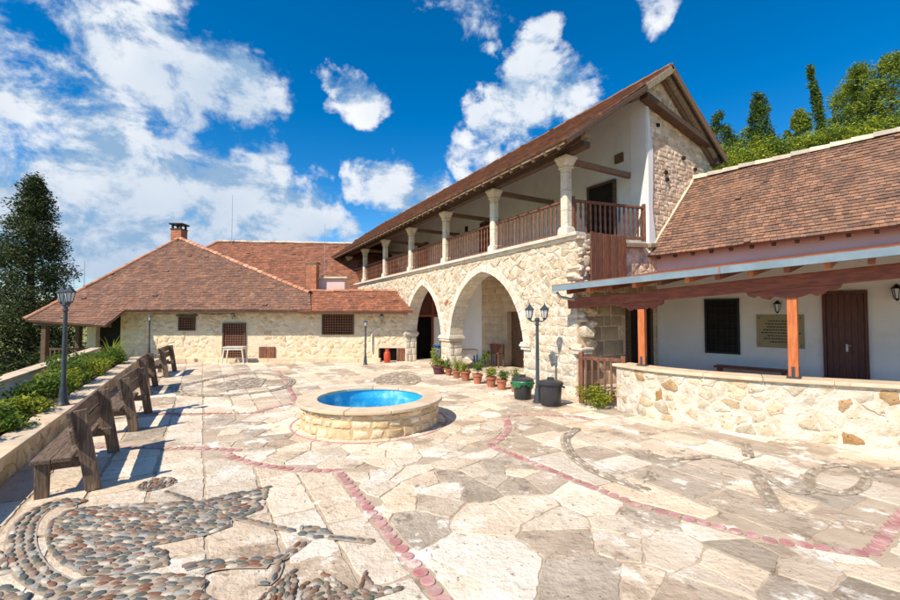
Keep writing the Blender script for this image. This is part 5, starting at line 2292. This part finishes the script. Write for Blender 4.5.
# ================================================================== BINS
def bin_(loc, s, label, bag):
    e = empty('rubbish_bin', loc, 0, label, 'bin', 'black rubbish bins')
    m = MB()
    m.lathe([(.0, .0), (.20 * s, .0), (.215 * s, .02), (.245 * s, .44 * s), (.265 * s, .45 * s), (.268 * s, .48 * s), (.24 * s, .48 * s), (.23 * s, .44 * s), (.19 * s, .04), (.0, .04)], 28)
    m.build('body', 'bin_plastic', e, smooth=True)
    m = MB()
    m.lathe([(.282 * s, .475 * s), (.285 * s, .50 * s), (.26 * s, .525 * s), (.17 * s, .555 * s), (.0, .57 * s)], 28)
    m.build('lid', 'bin_plastic', e, smooth=True)
    m = MB()
    m.box((0, 0, .60 * s), (.15 * s, .05, .04))
    m.box((-.06 * s, 0, .575 * s), (.03, .045, .05))
    m.box((.06 * s, 0, .575 * s), (.03, .045, .05))
    m.build('handle', 'bin_plastic', e, bev=.008)
    for d in (-1, 1):
        m = MB()
        m.box((d * .285 * s, 0, .40 * s), (.05, .12, .04))
        m.build('side_handle', 'bin_plastic', e, bev=.008)
    if bag:
        rr = random.Random(5)
        m = MB()
        n = 40
        vs, fs = [], []
        for i in range(n):
            t = 2 * math.pi * i / n
            lo = .33 + .05 * math.sin(t * 3) + rr.uniform(-.03, .03)
            for k, (rad, z) in enumerate(((.272, .49), (.288 + rr.uniform(0, .012), .45), (.276 + rr.uniform(0, .02), .40), (.262 + rr.uniform(0, .015), lo))):
                vs.append((rad * s * math.cos(t), rad * s * math.sin(t), z * s))
        for i in range(n):
            j = (i + 1) % n
            fs += [(i * 4 + k, j * 4 + k, j * 4 + k + 1, i * 4 + k + 1) for k in range(3)]
        m.add(vs, fs)
        m.build('bin_bag', 'bag_green', e)


bin_((1.88, 11.2, .012), 1.0, 'black plastic bin with a green bag folded over its rim', True)
bin_((2.42, 10.40, .012), 1.08, 'plain black plastic bin nearest the broken pier', False)

# ================================================================== PLANTS
def plant(name, loc, rad, n, size, material, tints, label, cat, group, seed, stems=6, flowers=0, stem_mat='bark', height=None, clumps=6, rz=0):
    r = random.Random(seed)
    e = empty(name, loc, rz, label, cat, group)
    h = height or rad[2] * 2
    m = MB()
    cl = [(r.uniform(-.7, .7) * rad[0], r.uniform(-.7, .7) * rad[1], h * r.uniform(.3, .85)) for _ in range(clumps)]
    for c in cl:
        k = r.uniform(.45, .8)
        leaves(m, blob(c, (rad[0] * k * .8, rad[1] * k * .8, rad[2] * k * .7), n // clumps, r, .3), size, tints, r, .2)
    m.build('foliage', material, e)
    s = MB()
    for c in cl[:stems]:
        s.tube((r.uniform(-.05, .05), r.uniform(-.05, .05), 0), c, .012 * (1 + h), .004, n=5)
    s.build('stem', stem_mat, e)
    if flowers:
        for i in range(flowers):
            c = r.choice(cl)
            f = MB()
            p = Vector((c[0] + r.uniform(-.1, .1), c[1] + r.uniform(-.1, .1), c[2] + rad[2] * r.uniform(.3, .5)))
            for k in range(7):
                t = k * .9
                d = Vector((math.cos(t), math.sin(t), .6)) * .045
                sd = Vector((-math.sin(t), math.cos(t), 0)) * .028
                f.add([p, p + d * .6 + sd, p + d, p + d * .6 - sd], [(0, 1, 2, 3)], jit((1, 1, 1), .2, r=r))
            f.build('flower', 'petal', e)
    return e


GR = [(1, 1, 1), (.7, .8, .7), (1.3, 1.25, 1.0), (1.1, 1.0, .7)]
shr = [(7.4, -2.75, .50, .42, 'leaf_shrub', 'broad green shrub at the near end of the planter'),
       (8.3, -3.1, .52, .5, 'leaf_shrub', 'tall green shrub against the terrace wall beside the near end of the planter'),
       (9.3, -2.75, .45, .38, 'leaf_shrub', 'green shrub in the planter opposite the seat of the front bench'),
       (10.5, -2.95, .48, .36, 'leaf_yellow', 'yellow-green low shrub just before the double lamp post in the planter'),
       (11.9, -2.9, .55, .46, 'leaf_shrub', 'thick green shrub just past the double lamp post in the planter'),
       (13.2, -2.85, .50, .42, 'leaf_yellow', 'bright yellow-green shrub in the planter opposite the second bench'),
       (14.6, -2.95, .58, .62, 'leaf_shrub', 'rose bush with pink flowers in the middle of the planter'),
       (16.2, -2.85, .55, .48, 'leaf_yellow', 'yellow-leaved shrub past the rose bush in the planter'),
       (17.8, -2.9, .55, .55, 'leaf_shrub', 'dark rounded shrub opposite the third bench in the planter'),
       (19.4, -2.8, .50, .50, 'leaf_shrub', 'leafy shrub near the far end of the planter')]
for i, (u, v, rad, h, mt, lab) in enumerate(shr):
    x, y = uv(u, v)
    plant('planter_shrub', (x, y, .28), (rad * 1.1, rad * .85, h * .75), 1700, .085, mt, GR, lab, 'shrub', 'shrubs in the planter', 200 + i, flowers=4 if 'rose' in lab else 0, height=h * 1.35, clumps=12, rz=R(20 * i))


def spiky(loc, label, n=70, h=1.0, seed=1, mt='leaf_yellow'):
    r = random.Random(seed)
    e = empty('fern_plant', loc, 0, label, 'plant')
    m = MB()
    for i in range(n):
        a, sp = r.uniform(0, 6.28), r.uniform(.1, .6)
        p = Vector((0, 0, 0))
        d = Vector((math.cos(a) * sp, math.sin(a) * sp, 1)).normalized()
        side = Vector((-math.sin(a), math.cos(a), 0))
        L_ = h * r.uniform(.6, 1.05)
        prev = None
        tt = jit((1, 1, 1), .25, r=r)
        for k in range(6):
            w = .022 * (1 - k / 5.5)
            q = p + side * w, p - side * w
            if prev:
                m.add([prev[0], prev[1], q[1], q[0]], [(0, 1, 2, 3)], tt)
            prev = q
            p = p + d * L_ / 5
            d = (d + Vector((math.cos(a) * .16, math.sin(a) * .16, -.12))).normalized()
    m.build('fronds', mt, e, kind='stuff')


spiky((*uv(21.0, -3.0), .28), 'spiky yellow-green plant at the far end of the planter', 90, 1.25, 4)
# climbing rose against the terrace wall
plant('climbing_rose', (*uv(11.2, -3.42), .28), (.30, .16, .5), 420, .07, 'leaf_shrub', GR, 'thin climbing plant on the white terrace wall near the double lamp post', 'plant', None, 301, flowers=0, height=1.15, clumps=7)
# yellow-green shrub in front of the gate
plant('gate_shrub', (3.42, 10.12, .0), (.42, .26, .30), 1500, .065, 'leaf_yellow', GR + [(.8, .55, .3)], 'yellow-green shrub growing in front of the picket gate', 'shrub', None, 302, flowers=3, height=.52, clumps=10)


def potted(loc, r0, h, label, seed, pm='terracotta', ph=.25, lf='leaf_shrub', n=260, size=.05):
    r = random.Random(seed)
    e = empty('potted_plant', loc, 0, label, 'potted plant', 'flower pots along the arcade')
    m = MB()
    m.lathe([(.0, 0), (r0 * .68, 0), (r0 * .90, h * .78), (r0 * 1.05, h * .78), (r0 * 1.08, h), (r0 * .92, h), (r0 * .88, h * .84), (.0, h * .84)], 18)
    m.build('pot', pm, e, smooth=True)
    m = MB()
    cl = [(r.uniform(-.7, .7) * r0, r.uniform(-.7, .7) * r0, h + ph * r.uniform(.05, .75)) for _ in range(6)]
    for c in cl:
        leaves(m, blob(c, (r0 * .7, r0 * .7, ph * .42), n // 6, r, .2), size, GR, r, .2)
    m.build('foliage', lf, e)
    s = MB()
    for c in cl:
        s.tube((0, 0, h * .8), c, .006, .003, n=4)
    s.build('stem', 'bark', e)


for i, (x, y, r0, h, lab, mt, ph, lf) in enumerate([
    (2.34, -.50, .13, .26, 'small terracotta pot with a green plant, the one nearest the bin with the green bag', 'terracotta', .26, 'leaf_shrub'),
    (2.85, -.58, .16, .29, 'terracotta pot second from the bins in the row below the large arch', 'terracotta', .16, 'leaf_shrub'),
    (3.35, -.60, .16, .30, 'terracotta pot third from the bins in the row below the large arch', 'terracotta', .18, 'leaf_yellow'),
    (4.05, -.62, .16, .30, 'terracotta pot fourth from the bins, with a spreading green plant', 'terracotta', .22, 'leaf_shrub'),
    (4.80, -.60, .17, .31, 'terracotta pot fifth from the bins, with yellow-green leaves', 'terracotta', .20, 'leaf_yellow'),
    (5.45, -.55, .14, .25, 'pot almost hidden under a rounded green plant in the middle of the row', 'terracotta', .30, 'leaf_yellow'),
    (6.10, -.50, .13, .24, 'small pot with a leafy plant just beside the pier between the arches', 'terracotta', .24, 'leaf_shrub'),
    (6.75, -.45, .16, .28, 'pinkish flower pot standing against the pier between the arches', 'terracotta', .14, 'leaf_shrub')]):
    wx, wy = main_world(-x, y)
    potted((wx, wy, .014), r0, h, lab, 400 + i, mt, ph * 1.5, lf, 380, .06)
potted((-.43, 15.75, .014), .22, .30, 'purple pot with a tall leafy plant between the two arches', 420, 'pot_purple', .62, 'leaf_yellow', 420, .075)

# ================================================================== THINGS UNDER THE ARCHES AND BY THE BACK WALL
def table(name, loc, rz, w, d, h, label, top_m, leg_m, cloth=False, splay=0):
    e = empty(name, loc, rz, label, 'table')
    m = MB()
    m.box((0, 0, h - .02), (w, d, .04))
    m.build('table_top', top_m, e, bev=.008)
    for sx in (-1, 1):
        for sy in (-1, 1):
            m = MB()
            m.beam((sx * (w / 2 - .05 + splay), sy * (d / 2 - .05), 0), (sx * (w / 2 - .06), sy * (d / 2 - .05), h - .04), .05, .06, up=(0, 1, 0))
            m.build('leg', leg_m, e, bev=.005)
    m = MB()
    for sy in (-1, 1):
        m.box((0, sy * (d / 2 - .05), h - .10), (w - .12, .03, .08))
    m.build('apron', leg_m, e)
    return e


wx, wy = main_world(-7.65, 1.25)
tb = table('cloth_table', (wx, wy, .055), R(8), .85, .7, .68, 'small table with blue legs and a white cloth under the large arch', 'table_white', 'blue_paint')
m = MB()
n = 13
vs, fs = [], []
rr = random.Random(8)
ring = []
for i in range(48):
    t = 2 * math.pi * i / 48
    ca, sa = math.cos(t), math.sin(t)
    k = 1 / max(abs(ca) / .40, abs(sa) / .34)
    ring.append((ca * k, sa * k))
for lv, (o, z) in enumerate(((.0, .705), (1.0, .705), (1.04, .69), (1.05, .60), (1.055, .52))):
    for i, (x, y) in enumerate(ring):
        wv = 1 + (.035 * math.sin(i * 1.3) if lv > 2 else 0)
        vs.append((wx + x * o * wv, wy + y * o * wv, z + .05 + (.03 * math.sin(i * .9) if lv == 4 else 0)))
for lv in range(4):
    fs += [(lv * 48 + i, lv * 48 + (i + 1) % 48, (lv + 1) * 48 + (i + 1) % 48, (lv + 1) * 48 + i) for i in range(48)]
mc = MB()
mc.add([(a - wx, b - wy, c) for a, b, c in vs], fs)
mc.build('tablecloth', 'cloth', None, (wx, wy, 0), (0, 0, R(8)), smooth=True, label='white cloth with a wavy hem draped over the blue-legged table', cat='tablecloth')
wx, wy = main_world(-10.1, 1.5)
table('blue_table', (wx, wy, .055), R(20), .8, .6, .72, 'bluish table standing inside the smaller arch by the wooden screen', 'blue_paint', 'blue_paint')
wx, wy = main_world(-6.9, 2.25)
e = empty('wooden_crate', (wx, wy, .05), R(-50), 'brown wooden crate on legs behind the cloth-covered table', 'crate')
for i in range(4):
    m = MB()
    m.box((0, -.17, .58 + i * .085), (.42, .02, .075))
    m.build('slat', 'wood_railing', e)
for sx in (-1, 1):
    for sy in (-1, 1):
        m = MB()
        m.box((sx * .19, sy * .15, .46), (.04, .04, .92))
        m.build('leg', 'wood_railing', e)
m = MB()
m.box((0, 0, .55), (.4, .32, .02))
m.build('bottom', 'wood_railing', e)
# trough on a stand against the stone wall
wx, wy = main_world(-7.35, 2.45)
e = empty('flower_trough', (wx, wy, .05), R(-60), 'terracotta trough on an iron stand against the inner stone wall', 'planter')
m = MB()
m.box((0, 0, .80), (.46, .22, .20), taper=(1.15, 1.15))
m.build('trough', 'terracotta', e, bev=.012)
m = MB()
for sx in (-.18, .18):
    m.tube((sx, .05, 0), (sx, .05, .70), .012, n=6)
m.tube((-.18, .05, .3), (.18, .05, .3), .010, n=6)
m.build('stand', 'iron', e)
wx, wy = main_world(-7.0, 1.7)
plant('corner_plant', (wx, wy, .05), (.22, .22, .3), 420, .07, 'leaf_shrub', GR, 'leafy green plant on the floor below the flower trough', 'plant', None, 431, height=.7, clumps=6)

table('garden_table', (-9.57, 19.2, .014), R(3), .88, .5, .74, 'small cream wooden table in front of the lattice door', 'table_white', 'table_white', splay=.08)


def gas_bottle(loc):
    e = empty('gas_bottle', loc, 0, 'orange-red gas bottle standing in the niche of the back wall', 'gas bottle')
    m = MB()
    m.lathe([(.0, .02), (.13, .02), (.15, .06), (.15, .40), (.13, .46), (.07, .50), (.0, .51)], 20)
    m.build('body', 'gas_red', e, smooth=True)
    m = MB()
    m.lathe([(.12, .0), (.12, .05), (.125, .05), (.125, .0)], 20)
    m.build('foot_ring', 'gas_red', e)
    m = MB()
    m.lathe([(.085, .48), (.09, .60), (.095, .60), (.09, .48)], 20)
    m.build('collar', 'gas_red', e)
    m = MB()
    m.tube((0, 0, .5), (0, 0, .58), .02, n=8)
    m.build('valve', 'pipe_metal', e)


gas_bottle((-2.85, 19.55, .012))
wall_lantern((-3.15, 20.0, 2.05), 0, 'small black lantern on the back wall between the large lattice window and the arch', 1.1)
wall_lantern((-10.05, 20.0, 2.13), 0, 'small black lantern on the back wall above the lattice door', 1.0)


def antenna(loc, h, label, r0=.022, arms=0):
    e = empty('antenna', loc, 0, label, 'antenna', 'thin aerials')
    m = MB()
    m.tube((0, 0, 0), (0, 0, h), r0, r0 * .5, n=6)
    m.build('mast', 'pipe_metal', e)
    if arms:
        m = MB()
        for k in range(arms):
            m.tube((-.15 + .02 * k, 0, h * .85 - .12 * k), (.15 - .02 * k, 0, h * .85 - .12 * k), .006, n=4)
        m.build('aerial_arms', 'pipe_metal', e)


antenna((-15.2, 29.8, 6.6), 3.9, 'tall thin aerial above the ridge of the rear house')
antenna((-7.2, 24.6, 3.2), 4.2, 'thin aerial rising next to the far end of the loggia roof')
antenna((-17.9, 21.0, 1.9), 2.9, 'short thin aerial over the left slope of the hipped roof')

# ================================================================== TREES
def bough_tree(name, loc, h, rmax, label, mat_name, n_clump, n_leaf, size, seed, shape, trunk_r=.2, lean=0., tints=None, cat='tree', group=None, clump=(.16, .1), bare=.12, rz=0, power=1.25):
    """a trunk with limbs; leaf clumps gathered at the limb tips. shape(f) gives crown radius / rmax at height fraction f"""
    r = random.Random(seed)
    e = empty(name, loc, rz, label, cat, group)
    t = MB()
    segs = 9
    ctr = lambda f: Vector((math.sin(lean) * h * f + math.sin(f * 5 + seed) * .02 * h * .3, math.cos(f * 4 + seed) * .01 * h * .3, h * f * math.cos(lean)))
    for k in range(segs):
        f0, f1 = k / segs * .97, (k + 1) / segs * .97
        t.tube(ctr(f0), ctr(f1), trunk_r * (1 - f0) ** .8 + .02, trunk_r * (1 - f1) ** .8 + .015, n=8)
    m = MB()
    for k in range(n_clump):
        f = bare + (1 - bare) * (r.random() ** power)
        a = r.uniform(0, 6.283)
        rad = rmax * shape(f) * r.uniform(.35, 1.12)
        p0 = ctr(max(0, f - .04))
        droop = r.uniform(-.05, .08) * rad
        p1 = ctr(f) + Vector((math.cos(a) * rad, math.sin(a) * rad, droop))
        if k % 2 == 0:
            t.tube(p0, p1, trunk_r * .16 * (1.1 - f) + .012, .008, n=5, cap=False)
        cs = clump[0] * rmax * r.uniform(.7, 1.4) * (.5 + .5 * shape(f))
        leaves(m, blob(p1, (cs * 1.25, cs * 1.25, clump[1] * rmax * r.uniform(.8, 1.6)), n_leaf, r, .1), size, tints or [(1, 1, 1)], r, .25, 2.2)
    t.build('trunk', 'bark', e)
    m.build('crown', mat_name, e)
    return e


CT = [(1, 1, 1), (.6, .7, .7), (1.3, 1.25, 1.0), (.8, .85, .8), (1.5, 1.4, 1.0)]
bough_tree('conifer_tree', (-22.6, 23.2, -3.6), 13.1, 3.3, 'tall dark conifer behind the terrace wall, tapering to a point', 'leaf_conifer', 560, 100, .15, 7,
           lambda f: (1 - f) ** .78 * .9 + .03, .28, 0, CT, clump=(.17, .13), bare=.05)
bough_tree('dark_tree', (-25.0, 21.0, -4.2), 8.6, 2.6, 'lower dark tree in front of the tall conifer at the picture edge', 'leaf_conifer', 190, 90, .16, 8, lambda f: math.sin(min(1, f * .95 + .1) * math.pi) ** .6, .22, 0, CT, clump=(.22, .18), bare=.1)
bough_tree('slope_bush', (-20.4, 21.8, -3.4), 3.9, 1.7, 'dark bush under the eaves of the hipped roof, below the conifer', 'leaf_conifer', 70, 60, .17, 9, lambda f: math.sin(min(1, f * .9 + .15) * math.pi) ** .5, .1, 0, CT, clump=(.28, .25), bare=.05)

PT = [(1, 1, 1), (.6, .7, .7), (1.5, 1.4, .9), (.8, .85, .8), (1.9, 1.7, .9)]
pine = lambda f: (1 - f) ** .62 * (.75 + .45 * math.sin(f * 9)) + .06


def on_hill(px, Y):
    x = (px - 450) / 430 * Y
    return (x, Y, hill_height(x, Y) - .15)


hill_trees = [(727, 25, 112, 1.6, 'leaf_cypress', 'loose dark tree right beside the gable roof of the stone wing', pine),
              (748, 27, 126, 2.0, 'leaf_pine', 'low bushy green tree peeping over the ridge next to the gable', pine),
              (770, 26, 92, 1.45, 'leaf_cypress', 'upright dark tree between the gable and the leaning cypress', lambda f: (1 - f) ** .6 * (.85 + .2 * math.sin(f * 14)) + .08),
              (801, 26, 108, 1.3, 'leaf_pine', 'small pale green tree just before the leaning cypress', pine),
              (850, 27, 84, 2.1, 'leaf_pine', 'darker pine right after the leaning cypress', pine),
              (872, 25, 62, 2.0, 'leaf_pine', 'tall full pine second after the leaning cypress', pine),
              (898, 24, 52, 2.2, 'leaf_pine', 'broad pine at the picture edge above the tiled roof', pine),
              (930, 26, 44, 2.8, 'leaf_pine', 'highest pine on the hill, cut by the picture edge', pine)]
for i, (px, Y, ytop, rm, mt, lab, sh) in enumerate(hill_trees):
    p = on_hill(px, Y)
    h = 2.2 + (314 - ytop) / 430 * Y - p[2]
    bough_tree('hill_tree', p, h, rm, lab, mt, 125, 85, .145, 500 + i, sh, .14, R((-2, 3, -3, 2, 2, -2, 1, 0)[i]), PT, group='trees on the hillside', clump=(.17, .17), bare=.06, power=.9)
bough_tree('cypress_tree', on_hill(845, 23), 2.2 + (314 - 62) / 430 * 23 - on_hill(845, 23)[2], .36, 'slim leaning dark cypress above the tiled roof', 'leaf_cypress', 170, 46, .15, 530, lambda f: (1 - f) ** .8 * (.55 + .45 * min(1, f * 5)), .10, R(-11), PT, clump=(.5, .75), bare=.02)
hr = random.Random(77)
names = ['first', 'second', 'third', 'fourth', 'fifth', 'sixth', 'seventh', 'last']
for i, (px, Y) in enumerate([(716, 22), (737, 22), (758, 22), (783, 21.5), (810, 21.5), (834, 21), (862, 20.5), (890, 20)]):
    p = on_hill(px, Y)
    ytop = 175 - .21 * (px - 695) - (26, 14, 20, 16, 12, 14, 16, 14)[i]
    h = 2.2 + (314 - ytop) / 430 * Y - p[2]
    bough_tree('hill_bush', p, h, 1.5, names[i] + ' low bush from the gable along the ridge of the tiled roof', 'leaf_pine' if i % 2 else 'leaf_yellow', 130, 60, .13, 560 + i,
               lambda f: math.sin(min(1, f * .6 + .35) * math.pi) ** .5 + .08, .08, 0, PT, cat='bush', group='bushes on the hillside', clump=(.24, .2), bare=.3, power=.6)
